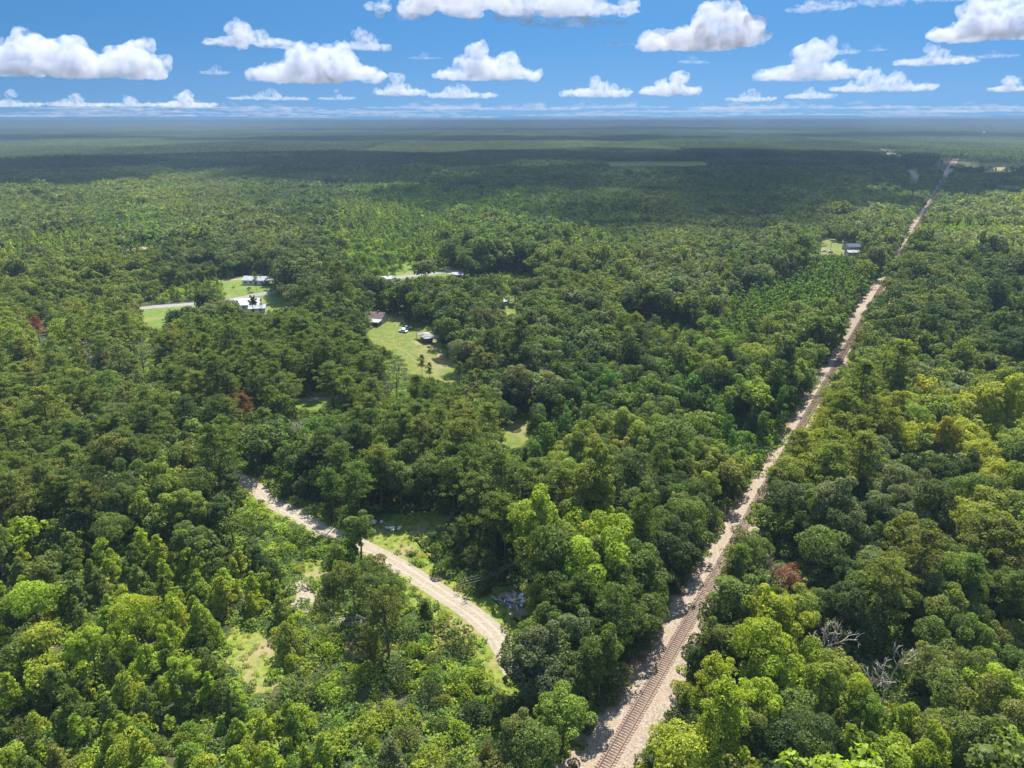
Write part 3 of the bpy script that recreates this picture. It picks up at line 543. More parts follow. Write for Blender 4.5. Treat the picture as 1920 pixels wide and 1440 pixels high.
# ------------------------------------------------------------------ the rest of the wood as masses (instances on points)
def forest(name, pts, kinds_meshes, label, catg, d_obj=None):
    """pts: dict; kinds_meshes: {kind index: [mesh, ...]}"""
    meshes = []; off = {}
    for ki, ms in kinds_meshes.items(): off[ki] = (len(meshes), len(ms)); meshes += ms
    coll = proto_coll(name + "_shape", meshes)
    sel = np.isin(pts['k'], list(kinds_meshes)); n = sel.sum()
    me = bpy.data.meshes.new(name); me.vertices.add(n)
    me.vertices.foreach_set('co', np.stack([pts['x'][sel], pts['y'][sel], pts.get('z', np.zeros(len(sel)))[sel]], 1).astype(np.float32).ravel())
    ks = pts['k'][sel]; o = np.array([off[k][0] for k in ks]); c = np.array([off[k][1] for k in ks]); pi = o + (rng.random(n) * c).astype(int)
    a = me.attributes.new('pick', 'INT', 'POINT'); a.data.foreach_set('value', pi.astype(np.int32))
    a = me.attributes.new('rot', 'FLOAT_VECTOR', 'POINT'); a.data.foreach_set('vector', np.stack([np.zeros(n), np.zeros(n), pts['r'][sel]], 1).astype(np.float32).ravel())
    s = pts['s'][sel]; w = pts['w'][sel]; a = me.attributes.new('size', 'FLOAT_VECTOR', 'POINT'); a.data.foreach_set('vector', np.stack([s * w, s * w, s * pts.get('hz', np.ones(len(sel)))[sel]], 1).astype(np.float32).ravel())
    a = me.attributes.new('color', 'FLOAT_COLOR', 'POINT'); a.data.foreach_set('color', np.concatenate([pts['c'][sel], np.ones((n, 1))], 1).astype(np.float32).ravel())
    ob = link(name, me); tag(ob, label, catg, kind='stuff')
    ng = bpy.data.node_groups.new(name, 'GeometryNodeTree'); ng.interface.new_socket('Geometry', in_out='INPUT', socket_type='NodeSocketGeometry'); ng.interface.new_socket('Geometry', in_out='OUTPUT', socket_type='NodeSocketGeometry')
    gi = ng.nodes.new('NodeGroupInput'); go = ng.nodes.new('NodeGroupOutput'); ip = ng.nodes.new('GeometryNodeInstanceOnPoints'); ci = ng.nodes.new('GeometryNodeCollectionInfo')
    ci.inputs['Collection'].default_value = coll; ci.inputs['Separate Children'].default_value = True; ci.inputs['Reset Children'].default_value = True
    ip.inputs['Pick Instance'].default_value = True
    def attr(nm, dt):
        q = ng.nodes.new('GeometryNodeInputNamedAttribute'); q.data_type = dt; q.inputs['Name'].default_value = nm; return q.outputs['Attribute']
    L = ng.links.new
    L(gi.outputs[0], ip.inputs['Points']); L(ci.outputs[0], ip.inputs['Instance']); L(attr('pick', 'INT'), ip.inputs['Instance Index']); L(attr('size', 'FLOAT_VECTOR'), ip.inputs['Scale'])
    L(attr('rot', 'FLOAT_VECTOR'), ip.inputs['Rotation']); L(ip.outputs[0], go.inputs[0])
    md = ob.modifiers.new('scatter', 'NODES'); md.node_group = ng
    return ob
rest = {k: v[~individual] for k, v in near.items()}
for k, nm, lab in (('broadleaf', 'broadleaf_wood', 'dense mixed broadleaf wood filling the middle distance'), ('pine', 'pine_wood', 'olive green pine wood filling the left middle distance'),
                   ('young', 'young_wood', 'bright green young plantation trees and saplings farther off'), ('shrub', 'low_scrub', 'low green scrub between the trees farther off'), ('vine', 'vine_thicket', 'vine smothered thicket beyond the nearer trees')):
    ki = KINDS.index(k); forest(nm, rest, {ki: MID[k]}, lab, 'woodland')
mid['k'] = np.where(mid['k'] >= 3, 2, mid['k'])
forest('distant_wood', mid, {0: LOW['broadleaf'], 1: LOW['pine'], 2: LOW['young']}, 'distant mixed wood beyond the houses', 'woodland')
# ground cover under and between the trees
X, Yv = grid_points(2.0, 60, 340, jit=.5); pxx, pyy = P(X, Yv, np.full(len(X), .5))
ok = (np.abs(track_d(X, Yv)) > 2.6) & (poly_dist(X, Yv, ROAD) > 2.9) & ~look(KG, pxx, pyy) & ~blocked(X, Yv, np.full(len(X), .8), np.full(len(X), .8), KS); X = X[ok]; Yv = Yv[ok]; lw = look(LOWV, pxx[ok], pyy[ok])
cc = np.array([CO['bright'], CO['lime'], CO['mid'], CO['vine']])[rng.integers(0, 4, len(X))] * (.8 + .5 * vnoise(X, Yv, 12, 9))[:, None]
tan = (vnoise(X, Yv, 9, 12) > .72) & lw; cc[tan] = (.20, .19, .05); gv = look(GV, *P(X, Yv, np.full(len(X), .5))); cc[gv] = np.array([(.17, .20, .03), (.13, .19, .025), (.21, .20, .05)])[rng.integers(0, 3, int(gv.sum()))]
gc = dict(x=X, y=Yv, k=np.full(len(X), 3), s=(.26 + .30 * rng.random(len(X)) ** 1.5) * np.where(gv, .5, 1), w=1.2 + .8 * rng.random(len(X)), c=cc, r=rng.random(len(X)) * 6.28)
forest('undergrowth', gc, {3: [merged("ug", *gen_shrub(seed=150 + i, h=2.2, R=2.2, nl=7, leaf=.5, per=45)) for i in range(4)]}, 'low green weeds and saplings covering the ground', 'undergrowth')
# far woods in patches of crowns
def patches(cell, d0, d1, sc):
    X, Yv = grid_points(cell, d0, d1, margin=200, jit=.06); n = len(X)
    ok = np.ones(n, bool)
    for dx in (-.4, 0, .4):
        for dy in (-.4, 0, .4):
            for z in (0, 7.0): q = P(X + dx * cell, Yv + dy * cell, np.full(n, z)); ok &= ~look(K, q[0], q[1])
    X = X[ok]; Yv = Yv[ok]; n = len(X)
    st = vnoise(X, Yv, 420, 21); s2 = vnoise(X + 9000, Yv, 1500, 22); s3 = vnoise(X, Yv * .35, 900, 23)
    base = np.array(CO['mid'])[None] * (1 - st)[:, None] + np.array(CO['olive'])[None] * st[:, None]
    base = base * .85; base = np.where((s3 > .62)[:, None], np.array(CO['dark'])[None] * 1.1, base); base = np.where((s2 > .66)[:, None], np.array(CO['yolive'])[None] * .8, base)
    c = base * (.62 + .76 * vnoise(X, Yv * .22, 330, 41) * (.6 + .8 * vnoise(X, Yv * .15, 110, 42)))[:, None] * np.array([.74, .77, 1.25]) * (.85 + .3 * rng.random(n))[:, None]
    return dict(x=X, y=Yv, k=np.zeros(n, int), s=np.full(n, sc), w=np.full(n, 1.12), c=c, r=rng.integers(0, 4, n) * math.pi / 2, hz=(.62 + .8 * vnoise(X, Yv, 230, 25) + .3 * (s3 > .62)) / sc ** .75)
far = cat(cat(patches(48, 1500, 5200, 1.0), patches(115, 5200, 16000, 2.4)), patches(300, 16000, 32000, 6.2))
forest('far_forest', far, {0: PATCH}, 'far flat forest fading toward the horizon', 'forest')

# ------------------------------------------------------------------ ground, roads, fields
def ramp_ground(name, c1, c2, c3, scale, scale2, rough=.95, bump=.3):
    m, nt, out = new_mat(name); b = N(nt, 'ShaderNodeBsdfPrincipled'); b.inputs['Roughness'].default_value = rough; b.inputs['Specular IOR Level'].default_value = .15
    g = N(nt, 'ShaderNodeNewGeometry'); n1 = N(nt, 'ShaderNodeTexNoise'); n1.inputs['Scale'].default_value = scale; n1.inputs['Detail'].default_value = 8
    n2 = N(nt, 'ShaderNodeTexNoise'); n2.inputs['Scale'].default_value = scale2; n2.inputs['Detail'].default_value = 5
    nt.links.new(g.outputs['Position'], n1.inputs['Vector']); nt.links.new(g.outputs['Position'], n2.inputs['Vector'])
    r1 = N(nt, 'ShaderNodeValToRGB'); r1.color_ramp.elements[0].position = .38; r1.color_ramp.elements[1].position = .62; r1.color_ramp.elements[0].color = (*c1, 1); r1.color_ramp.elements[1].color = (*c2, 1)
    mx = N(nt, 'ShaderNodeMix', data_type='RGBA'); r2 = N(nt, 'ShaderNodeValToRGB'); r2.color_ramp.elements[0].position = .5; r2.color_ramp.elements[1].position = .68
    nt.links.new(n1.outputs[0], r1.inputs[0]); nt.links.new(n2.outputs[0], r2.inputs[0]); nt.links.new(r2.outputs[0], mx.inputs['Factor']); nt.links.new(r1.outputs[0], mx.inputs['A']); mx.inputs['B'].default_value = (*c3, 1)
    nt.links.new(mx.outputs['Result'], b.inputs['Base Color'])
    bp = N(nt, 'ShaderNodeBump'); bp.inputs['Strength'].default_value = bump; bp.inputs['Distance'].default_value = .3; nt.links.new(n1.outputs[0], bp.inputs['Height']); nt.links.new(bp.outputs[0], b.inputs['Normal'])
    nt.links.new(b.outputs[0], out.inputs[0]); return m
M_FLOOR = ramp_ground("forest_floor", (.030, .045, .014), (.055, .075, .022), (.11, .08, .05), .25, .06)
M_FIELD = ramp_ground("mown_grass", (.085, .125, .022), (.145, .162, .036), (.20, .17, .075), .35, .045)
M_LAWN = ramp_ground("green_lawn", (.085, .14, .02), (.13, .175, .03), (.18, .17, .06), .4, .08)
M_WEEDS = ramp_ground("weedy_grass", (.10, .15, .022), (.20, .21, .04), (.24, .19, .10), .9, .12, bump=.8)
M_CROP = ramp_ground("pale_crop", (.14, .16, .05), (.20, .20, .075), (.26, .2, .13), .05, .01)
M_BALLAST = ramp_ground("pale_ballast", (.20, .16, .12), (.33, .27, .21), (.27, .205, .15), 2.6, .5, bump=.6)
M_DIRT = ramp_ground("pinkish_dirt", (.25, .19, .14), (.31, .245, .185), (.22, .125, .075), .9, .12, bump=.6)
M_GRAVEL = ramp_ground("gravel_road", (.24, .20, .145), (.31, .265, .20), (.27, .22, .15), 1.6, .22, bump=.6)
M_TRACKDIRT = ramp_ground('worn_earth', (.16, .165, .05), (.20, .18, .075), (.24, .18, .11), .8, .15)
M_ASPH = ramp_ground("bleached_asphalt", (.20, .195, .185), (.25, .24, .225), (.18, .175, .165), .5, .05)
def sheet(name, pts, z, mat, label=None):
    me = bpy.data.meshes.new(name); me.from_pydata([(x, y, z) for x, y in pts], [], [tuple(range(len(pts)))]); me.materials.append(mat); me.update()
    if me.polygons[0].normal.z < 0: me.flip_normals()
    o = link(name, me); o['kind'] = 'structure'; return o
sheet('ground', [(-90000, -4000), (90000, -4000), (90000, 90000), (-90000, 90000)], 0, M_FLOOR)
def ragged(pts, amp, sub=5, seed=1):
    r = random.Random(seed); out = []
    for i in range(len(pts)):
        a = pts[i]; b = pts[(i + 1) % len(pts)]
        for k in range(sub):
            t = k / sub; out.append((a[0] + (b[0] - a[0]) * t + r.uniform(-amp, amp), a[1] + (b[1] - a[1]) * t + r.uniform(-amp, amp)))
    return out
def gp(pl): return [G(*p) for p in pl]
sheet('grass_field', ragged(gp([(690, 586), (760, 584), (800, 600), (850, 640), (900, 690), (960, 745), (1000, 780), (1000, 850), (930, 860), (860, 760), (760, 730), (700, 680), (670, 640)]), 1.5), .03, M_FIELD)
sheet('lawn', ragged(gp([(400, 520), (520, 515), (600, 570), (590, 600), (430, 600)]), 1.5), .03, M_LAWN)
sheet('lawn', ragged(gp([(250, 578), (420, 570), (400, 640), (270, 640)]), 1.5), .035, M_LAWN)
sheet('lawn', ragged(gp([(700, 512), (900, 495), (960, 530), (900, 560), (720, 545)]), 2), .03, M_LAWN)
sheet('lawn', ragged(gp([(750, 492), (780, 492), (785, 512), (750, 512)]), 1), .04, M_LAWN)
sheet('grass_strip', ragged(gp([(940, 555), (970, 555), (975, 600), (940, 600)]), 1), .03, M_FIELD)
sheet('yard', ragged(gp([(1525, 446), (1625, 446), (1630, 484), (1525, 484)]), 3), .03, M_FIELD)
sheet('grass_clearing', ragged(gp([(535, 738), (650, 735), (645, 790), (560, 785)]), .8), .03, M_LAWN)
for i_, g_ in enumerate(GRASS_PX): sheet('weedy_clearing', ragged(gp(g_), 1.2, seed=i_), .02 + .002 * i_, M_WEEDS)
sheet('dirt_patch', ragged(gp([(545, 735), (640, 732), (640, 748), (548, 752)]), .6), .06, M_DIRT)
sheet('sand_patch', ragged(gp([(150, 640), (180, 640), (190, 690), (155, 690)]), .8), .03, M_GRAVEL)
sheet('crop_field', gp([(1110, 303), (1580, 301), (1580, 310), (1110, 313)]), .05, M_LAWN)
sheet('crop_field', gp([(1800, 314.5), (1990, 312), (1990, 322), (1800, 321.5)]), .05, M_CROP)
sheet('crop_field', gp([(1815, 346), (1990, 350), (1990, 357), (1850, 352)]), .05, M_CROP)
sheet('crop_field', gp([(170, 292), (240, 292), (240, 304), (170, 306)]), .05, M_CROP)
sheet('highway_verge', gp([(1697, 314), (1714, 312), (1728, 330), (1726, 346), (1702, 348), (1699, 330)]), .05, M_LAWN)
for i, pl in enumerate([[(205, 472), (296, 456), (298, 463), (208, 478)], [(418, 428), (450, 426), (448, 442), (418, 444)], [(346, 470), (366, 470), (366, 482), (346, 482)]]): sheet('dirt_clearing', ragged(gp(pl), 2, seed=i), .05, M_DIRT)
sheet('marsh_meadow', gp([(590, 343), (715, 343), (715, 353), (590, 353)]), .05, M_LAWN)
sheet('bare_strip', gp([(740, 370), (795, 363), (795, 370), (745, 377)]), .05, M_GRAVEL)
sheet('rubble_ground', ragged(gp([(925, 1105), (990, 1095), (1000, 1150), (950, 1160)]), .7), .03, M_DIRT)
sheet('bare_patch', ragged(gp([(532, 1085), (575, 1078), (640, 1125), (660, 1180), (600, 1160), (545, 1140)]), .5), .03, M_GRAVEL)
def ribbon(name, line, widths, z, mat, seed=1, jag=.35, step=3.0):
    r = random.Random(seed); P2 = []
    for (a, b, w0, w1) in zip(line[:-1], line[1:], widths[:-1], widths[1:]):
        n = max(1, int(math.hypot(b[0] - a[0], b[1] - a[1]) / step))
        for k in range(n): t = k / n; P2.append((a[0] + (b[0] - a[0]) * t, a[1] + (b[1] - a[1]) * t, w0 + (w1 - w0) * t))
    P2.append((*line[-1], widths[-1])); V = []
    for i, p in enumerate(P2):
        q0 = P2[max(0, i - 2)]; q1 = P2[min(len(P2) - 1, i + 2)]; dx, dy = q1[0] - q0[0], q1[1] - q0[1]; L = math.hypot(dx, dy) or 1
        nx, ny = dy / L, -dx / L; V.append((p[0] - nx * (p[2] / 2 + r.uniform(-jag, jag)), p[1] - ny * (p[2] / 2 + r.uniform(-jag, jag)), z)); V.append((p[0] + nx * (p[2] / 2 + r.uniform(-jag, jag)), p[1] + ny * (p[2] / 2 + r.uniform(-jag, jag)), z))
    F = [(2 * i, 2 * i + 1, 2 * i + 3, 2 * i + 2) for i in range(len(P2) - 1)]
    me = bpy.data.meshes.new(name); me.from_pydata(V, [], F); me.materials.append(mat); me.update(); o = link(name, me); o['kind'] = 'structure'; return o
def smooth_line(pts, n=2):
    for _ in range(n):
        q = [pts[0]]
        for a, b in zip(pts[:-1], pts[1:]): q += [(a[0] * .75 + b[0] * .25, a[1] * .75 + b[1] * .25), (a[0] * .25 + b[0] * .75, a[1] * .25 + b[1] * .75)]
        pts = q + [pts[-1]]
    return pts
rl = smooth_line([tuple(p) for p in ROAD]); ribbon('grass_verge', rl, [12.0] * len(rl), .035, M_WEEDS, jag=1.2, step=2.0); ribbon('gravel_road', rl, [4.5] * len(rl), .05, M_GRAVEL, jag=.1, step=1.5)
M_RUT = ramp_ground('pressed_gravel', (.29, .255, .20), (.33, .29, .235), (.26, .225, .17), 1.2, .3)
for off_ in (-.85, .8):
    q_ = [(a[0] + (b[1] - a[1]) / (math.hypot(b[0] - a[0], b[1] - a[1]) or 1) * off_, a[1] - (b[0] - a[0]) / (math.hypot(b[0] - a[0], b[1] - a[1]) or 1) * off_) for a, b in zip(rl[:-1], rl[1:]) if math.hypot(b[0] - a[0], b[1] - a[1]) > .01]
    ribbon('wheel_track', q_, [.6] * len(q_), .06, M_RUT, jag=.1, step=1.5)
hw = [G(*p) for p in [(150, 596), (265, 577), (340, 572), (420, 565), (465, 556), (515, 547), (600, 538), (700, 527), (740, 521), (800, 514), (860, 508), (905, 497), (960, 486)]]
hw = smooth_line(hw); ribbon('country_road', hw, [7.0] * len(hw), .06, M_ASPH, jag=.05)
dr = smooth_line([G(*p) for p in [(395, 528), (440, 524), (470, 523), (520, 521)]]); ribbon('driveway', dr, [3.6] * len(dr), .07, M_GRAVEL)
dr = smooth_line([G(*p) for p in [(838, 504), (848, 514), (858, 520), (880, 530)]]); ribbon('driveway', dr, [3.6] * len(dr), .075, M_GRAVEL)
h2 = smooth_line([G(*p) for p in [(1712, 352), (1720, 335), (1708, 320), (1690, 308), (1664, 288), (1655, 280), (1640, 272)]]); ribbon('highway', h2, [9] * len(h2), .08, M_ASPH, jag=.05)
for k_, (pl_, w_) in enumerate([([(742, 604), (728, 622), (712, 640), (730, 655), (762, 652), (775, 640), (765, 628), (740, 624)], .3), ([(746, 606), (735, 630), (742, 652), (770, 668), (800, 676)], .3), ([(700, 634), (730, 645), (765, 660), (790, 690)], .45), ([(752, 600), (770, 604), (790, 606)], 1.6)]):
    q_ = smooth_line([G(*p) for p in pl_]); ribbon('tyre_track', q_, [w_] * len(q_), .05 + .003 * k_, M_TRACKDIRT, jag=.1, step=1.5)
sheet('sandy_patch', ragged(gp([(738, 592), (756, 592), (754, 604), (738, 602)]), .5), .045, M_TRACKDIRT); sheet('sandy_patch', ragged(gp([(772, 640), (796, 638), (802, 646), (782, 648)]), .5), .045, M_TRACKDIRT); sheet('sandy_patch', ragged(gp([(818, 660), (832, 664), (836, 674), (822, 670)]), .5), .045, M_TRACKDIRT)
# railway bed
ts = lambda s, d: tuple(T0 + TD * s + TN * d)
def bed(name, d0, d1, z, mat, s0=-60, s1=2300, jag=.5, step=2.5, seed=3):
    r = random.Random(seed); V = []; s = s0
    while s < s1:
        a = ts(s, d0 + r.uniform(-jag, jag)); b = ts(s, d1 + r.uniform(-jag, jag)); V += [(*a, z), (*b, z)]; s += step if s < 400 else 25
    F = [(2 * i, 2 * i + 1, 2 * i + 3, 2 * i + 2) for i in range(len(V) // 2 - 1)]
    me = bpy.data.meshes.new(name); me.from_pydata(V, [], F); me.materials.append(mat); me.update(); o = link(name, me); o['kind'] = 'structure'; return o
bed('railway_verge', -7.0, 6.5, .04, M_DIRT, jag=.9)
# shaped ballast shoulder
V = []; sv = list(np.arange(-60, 400, 2.0)) + list(np.arange(400, 2300, 30)); r = random.Random(5)
prof = [(-3.4, .05), (-1.6, .34), (1.6, .34), (2.2, .30), (5.0, .05)]
for s in sv:
    for d, z in prof: x, y = ts(s, d + (r.uniform(-.3, .3) if abs(d) > 1.7 else 0)); V.append((x, y, z))
n = len(prof); F = [(i * n + k, i * n + k + 1, (i + 1) * n + k + 1, (i + 1) * n + k) for i in range(len(sv) - 1) for k in range(n - 1)]
me = bpy.data.meshes.new('ballast_bed'); me.from_pydata(V, [], F); me.materials.append(M_BALLAST); me.update(); link('ballast_bed', me)['kind'] = 'structure'
# track
trk = empty('railway_track', (*T0, .34), -math.radians(31.64), 'rusty single railway track on timber ties running through the forest', 'railway track')
for sx in (-.75, .75):
    mb = MB().box(sx - .07, sx + .07, -60, 2250, .13, .27); mb.box(sx - .11, sx + .11, -60, 2250, .1, .128); mb.build('rail', M_RUST, trk)
tie = None; rr = random.Random(8); far_t = MB()
for i in range(2600):
    s = -12 + i * .56
    w = rr.uniform(.19, .26); l0 = -1.3 + rr.uniform(-.12, .12); l1 = 1.3 + rr.uniform(-.1, .1)
    if i < 100:
        if tie is None: tie = MB().box(-1.3, 1.3, -.115, .115, -.06, .1).build('tie', M_TIE, trk); o = tie
        else: o = tie.copy(); COL.objects.link(o); o.parent = trk
        o.location = (rr.uniform(-.07, .07), s, rr.uniform(-.02, 0)); o.rotation_euler = (0, 0, rr.gauss(0, .02))
    else: far_t.box(l0, l1, s - w / 2, s + w / 2, -.06, rr.uniform(.08, .1))
far_t.build('ties', M_TIE, trk)['kind'] = 'stuff'

# ------------------------------------------------------------------ buildings
def gable(mb, x0, x1, y0, y1, z0, z1, ov=.4, t=.12):
    """roof, ridge along x"""
    ym = (y0 + y1) / 2; a = y0 - ov; b = y1 + ov; zl = z0 - (z1 - z0) * ov / (ym - y0)
    V = []
    for x in (x0 - ov, x1 + ov): V += [(x, a, zl), (x, ym, z1), (x, b, zl), (x, b, zl + t), (x, ym, z1 + t), (x, a, zl + t)]
    mb.quadify(V, [(0, 1, 7, 6), (1, 2, 8, 7), (2, 3, 9, 8), (3, 4, 10, 9), (4, 5, 11, 10), (5, 0, 6, 11), (0, 5, 4, 1), (1, 4, 3, 2), (6, 7, 10, 11), (7, 8, 9, 10)]); return mb
def house(name, px, py, rz, L, D, hw_, hr, wall, roof, label, catg='house', wins=4, door=True):
    x, y = G(px, py); r0 = empty(name, (x, y, 0), rz, label, catg)
    mb = MB().box(-L / 2, L / 2, -D / 2, D / 2, 0, hw_)
    for sx in (-1, 1): xx = sx * (L / 2 - .01); mb.quadify([(xx, -D / 2, hw_), (xx, D / 2, hw_), (xx, 0, hr - .05)], [(0, 1, 2)])
    mb.build('wall', wall, r0); rf = gable(MB(), -L / 2, L / 2, -D / 2, D / 2, hw_, hr).build('roof', roof, r0)
    MB().box(L * .2, L * .2 + .7, -.35, .35, hr - .6, hr + .8).build('chimney', M_BRICK, rf)
    for i in range(wins):
        wx = -L / 2 + (i + .6) * L / (wins + .2)
        f = MB().box(wx - .75, wx + .75, -D / 2 - .06, -D / 2 - .003, 1.0, 2.2).build('window', M_WHITE, r0)
        MB().box(wx - .62, wx + .62, -D / 2 - .09, -D / 2 - .062, 1.12, 2.08).build('pane', M_GLASS, f)
    if door: MB().box(L * .08 - .5, L * .08 + .5, -D / 2 - .07, -D / 2 - .004, 0.05, 2.1).build('door', M_WOOD, r0)
    return r0
h1 = house('white_house', 481, 532, -.1, 14, 7.5, 2.9, 4.6, M_WHITE, M_METROOF, 'long white house with pale roof behind the lawn, upper left')
MB().box(7.1, 11.5, -3.2, 3.4, 2.5, 2.62).build('carport_roof', M_METROOF, h1)
for p in ((7.4, -3), (11.2, -3), (11.2, 3.1)): MB().box(p[0] - .07, p[0] + .07, p[1] - .07, p[1] + .07, 0, 2.5).build('post', M_WHITE, h1)
house('white_roofed_house', 466, 577, .18, 12, 10, 2.8, 5.0, M_WHITE, simple("bright_white_roof", (.48, .48, .48), .7, .05, .5), 'house with big bright white roof on near side of country road')
g = house('annex', 484, 584, .2, 8, 7, 2.5, 3.6, simple("pale_blue_siding", (.45, .52, .58), .6, .1, 1.0), M_GREY, 'pale blue annex beside the bright white roofed house', 'outbuilding', wins=2, door=False)
h3 = house('brown_roofed_house', 701, 603, -.25, 12, 8.5, 2.7, 5.0, simple("tan_wall", (.42, .36, .3), .8, .1, 1.0), M_BROWNROOF, 'brown roofed house with white lean-to at the edge of the field')
V = [(-1, -4.6, 2.6), (6.6, -4.6, 2.6), (6.6, -8.8, 2.2), (-1, -8.8, 2.2)]
mb = MB(); mb.quadify(V + [(a, b, c + .1) for a, b, c in V], [(0, 1, 2, 3), (7, 6, 5, 4), (0, 4, 5, 1), (1, 5, 6, 2), (2, 6, 7, 3), (3, 7, 4, 0)]); mb.build('lean_to_roof', M_METROOF, h3)
for p in (-.8, 2.8, 6.4): MB().box(p - .07, p + .07, -8.7, -8.56, 0, 2.2).build('post', M_WHITE, h3)
x, y = G(800, 640); sh = empty('open_shed', (x, y, 0), 0, 'open sided shed with stained grey metal roof in the field', 'shed')
C4 = [G(779, 625, 2.3), G(803, 623, 2.6), G(821, 633, 2.6), G(796, 636, 2.3)]; zz = [2.3, 2.6, 2.6, 2.3]
V = [(p[0] - x, p[1] - y, z) for p, z in zip(C4, zz)]; mb = MB(); mb.quadify(V + [(a, b, c + .12) for a, b, c in V], [(3, 2, 1, 0), (4, 5, 6, 7), (0, 1, 5, 4), (1, 2, 6, 5), (2, 3, 7, 6), (3, 0, 4, 7)])
mb.build('roof', simple("stained_metal_roof", (.26, .26, .27), .9, .25, .35, col2=(.05, .045, .04)), sh)
for a, b, c in V: MB().box(a * .93 - .08, a * .93 + .08, b * .93 - .08, b * .93 + .08, 0, c).build('post', M_WOOD, sh)
bx_ = sorted(a for a, b, c in V); by_ = sorted(b for a, b, c in V); MB().box(bx_[0] * .5, bx_[3] * .5, by_[0] * .45, by_[3] * .45, 0, 1.5).build('stored_goods', M_WOOD, sh)
house('blue_roofed_house', 1602, 468, .1, 15, 9, 2.8, 4.6, simple("dim_wall", (.32, .34, .36), .8, .1, 1.0), M_SLATE, 'blue grey roofed house in a clearing near the railway')
house('small_shed', 944, 571, .3, 5, 4, 2.2, 3.0, M_GREY, M_METROOF, 'small pale shed among oaks beside the grass strip', 'shed', wins=1, door=False)
house('grey_barn', 1600, 478, .1, 11, 6, 2.4, 3.5, M_GREY, M_GREY, 'low grey barn in front of the blue roofed house', 'barn', wins=0, door=False)
house('roadside_house', 858, 521, .1, 6.5, 5, 2.5, 3.6, M_WHITE, M_METROOF, 'small white house hidden in trees just below country road', wins=2)
house('cottage', 722, 529, .3, 8, 6, 2.5, 3.7, M_WHITE, M_METROOF, 'white cottage partly hidden at left end of the middle road', wins=2)
# vehicles
def car(px, py, rz, mat, label, truck=False, z=0):
    x, y = G(px, py); r0 = empty('pickup_truck' if truck else 'parked_car', (x, y, 0), rz, label, 'pickup' if truck else 'car', 'vehicles parked by the houses')
    L = 5.4 if truck else 4.5
    def loft(prof, w, t):
        V = [(px_, s * (w if k not in t else w * .8), pz) for s in (-1, 1) for k, (px_, pz) in enumerate(prof)]; n = len(prof)
        F = [tuple(range(n)), tuple(range(2 * n - 1, n - 1, -1))] + [(k, k + n, (k + 1) % n + n, (k + 1) % n) for k in range(n)]
        m = MB(); m.quadify(V, F); return m
    if truck: body = [(-2.7, .45), (-2.7, 1.1), (-.5, 1.1), (1.3, 1.1), (2.5, 1.0), (2.7, .8), (2.7, .45)]; cab = [(-.55, 1.1), (-.35, 1.75), (.9, 1.75), (1.45, 1.1)]
    else: body = [(-2.2, .4), (-2.25, .9), (-1.6, 1.0), (1.2, .98), (2.1, .82), (2.25, .6), (2.2, .4)]; cab = [(-1.6, 1.0), (-1.1, 1.45), (.3, 1.45), (1.1, .98)]
    loft(body, .92, ()).build('body', mat, r0); loft(cab, .85, (1, 2)).build('window', M_GLASS, r0); loft([(p[0] * .97, p[1] + .012) for p in cab[1:3]] + [(cab[2][0] * .97, cab[2][1] - .05), (cab[1][0] * .97, cab[1][1] - .05)], .7, ()).build('roof', mat, r0)
    for wx in (-1.45, 1.5):
        for wy in (-.85, .85): MB().tube([(wx, wy - .12, .34), (wx, wy + .12, .34)], [.34, .34], 14).build('wheel', M_TYRE, r0)
    for wy in (-.65, .65): MB().box(L / 2 - .04, L / 2 + .02, wy - .14, wy + .14, .62, .76).build('headlight', M_WHITE, r0)
P_W = simple("white_paint", (.75, .75, .75), .35, .03, 1); P_S = simple("silver_paint", (.5, .56, .6), .35, .05, 1); P_D = simple("dark_paint", (.05, .06, .08), .35, .05, 1); P_R = simple("dull_red_paint", (.25, .06, .04), .5, .1, 1)
car(762, 618, .7, P_S, 'silver grey pickup by the shade tree beside the open shed', True); car(756, 623, 2.6, P_W, 'white car in front of the silver pickup near the shed')
car(1545, 472, .2, P_W, 'white car left of the blue roofed house near the railway'); car(1556, 474, .2, P_S, 'silver car just right of the white car in the railway yard')
car(829, 528, .9, P_D, 'dark car on the driveway below the middle road'); car(498, 535, .2, P_D, 'dark car under the white house carport'); car(690, 616, .4, P_R, 'dull red car in shade beside brown roofed house')
# utility poles
def pole(px, py, h, label, arm=True):
    x, y = G(px, py); r0 = empty('utility_pole', (x, y, 0), .3, label, 'utility pole', 'wooden utility poles')
    MB().tube([(0, 0, -.3), (0, 0, h)], [.16, .11], 8).build('post', M_WOOD, r0)
    if arm: MB().box(-1.1, 1.1, -.06, .06, h - .9, h - .75).build('crossarm', M_WOOD, r0)
pole(510, 557, 11, 'wooden utility pole beside country road right of white house'); pole(483, 425, 13, 'lone wooden pole far off beyond the white house'); pole(1557, 470, 10, 'wooden utility pole left of the blue roofed house')
# power lines near the rubble
A = G(868, 1128); Bp = G(985, 1090); pl = empty('power_line', (*A, 0), 0, 'three thin power line wires sagging over the rubble pile', 'power line')
for k in range(3):
    pts = []
    for i in range(13):
        t = i / 12 * 1.25 - .12; pts.append(((Bp[0] - A[0]) * t + k * .5, (Bp[1] - A[1]) * t + k * .9, 4.2 + 2.2 * t - 1.2 * math.sin(math.pi * min(1, max(0, t))) + k * .15))
    MB().tube(pts, [.022] * 13, 4).build('wire', simple("wire_grey", (.35, .33, .3), .5, .05, 1) if k == 0 else bpy.data.materials["wire_grey"], pl)
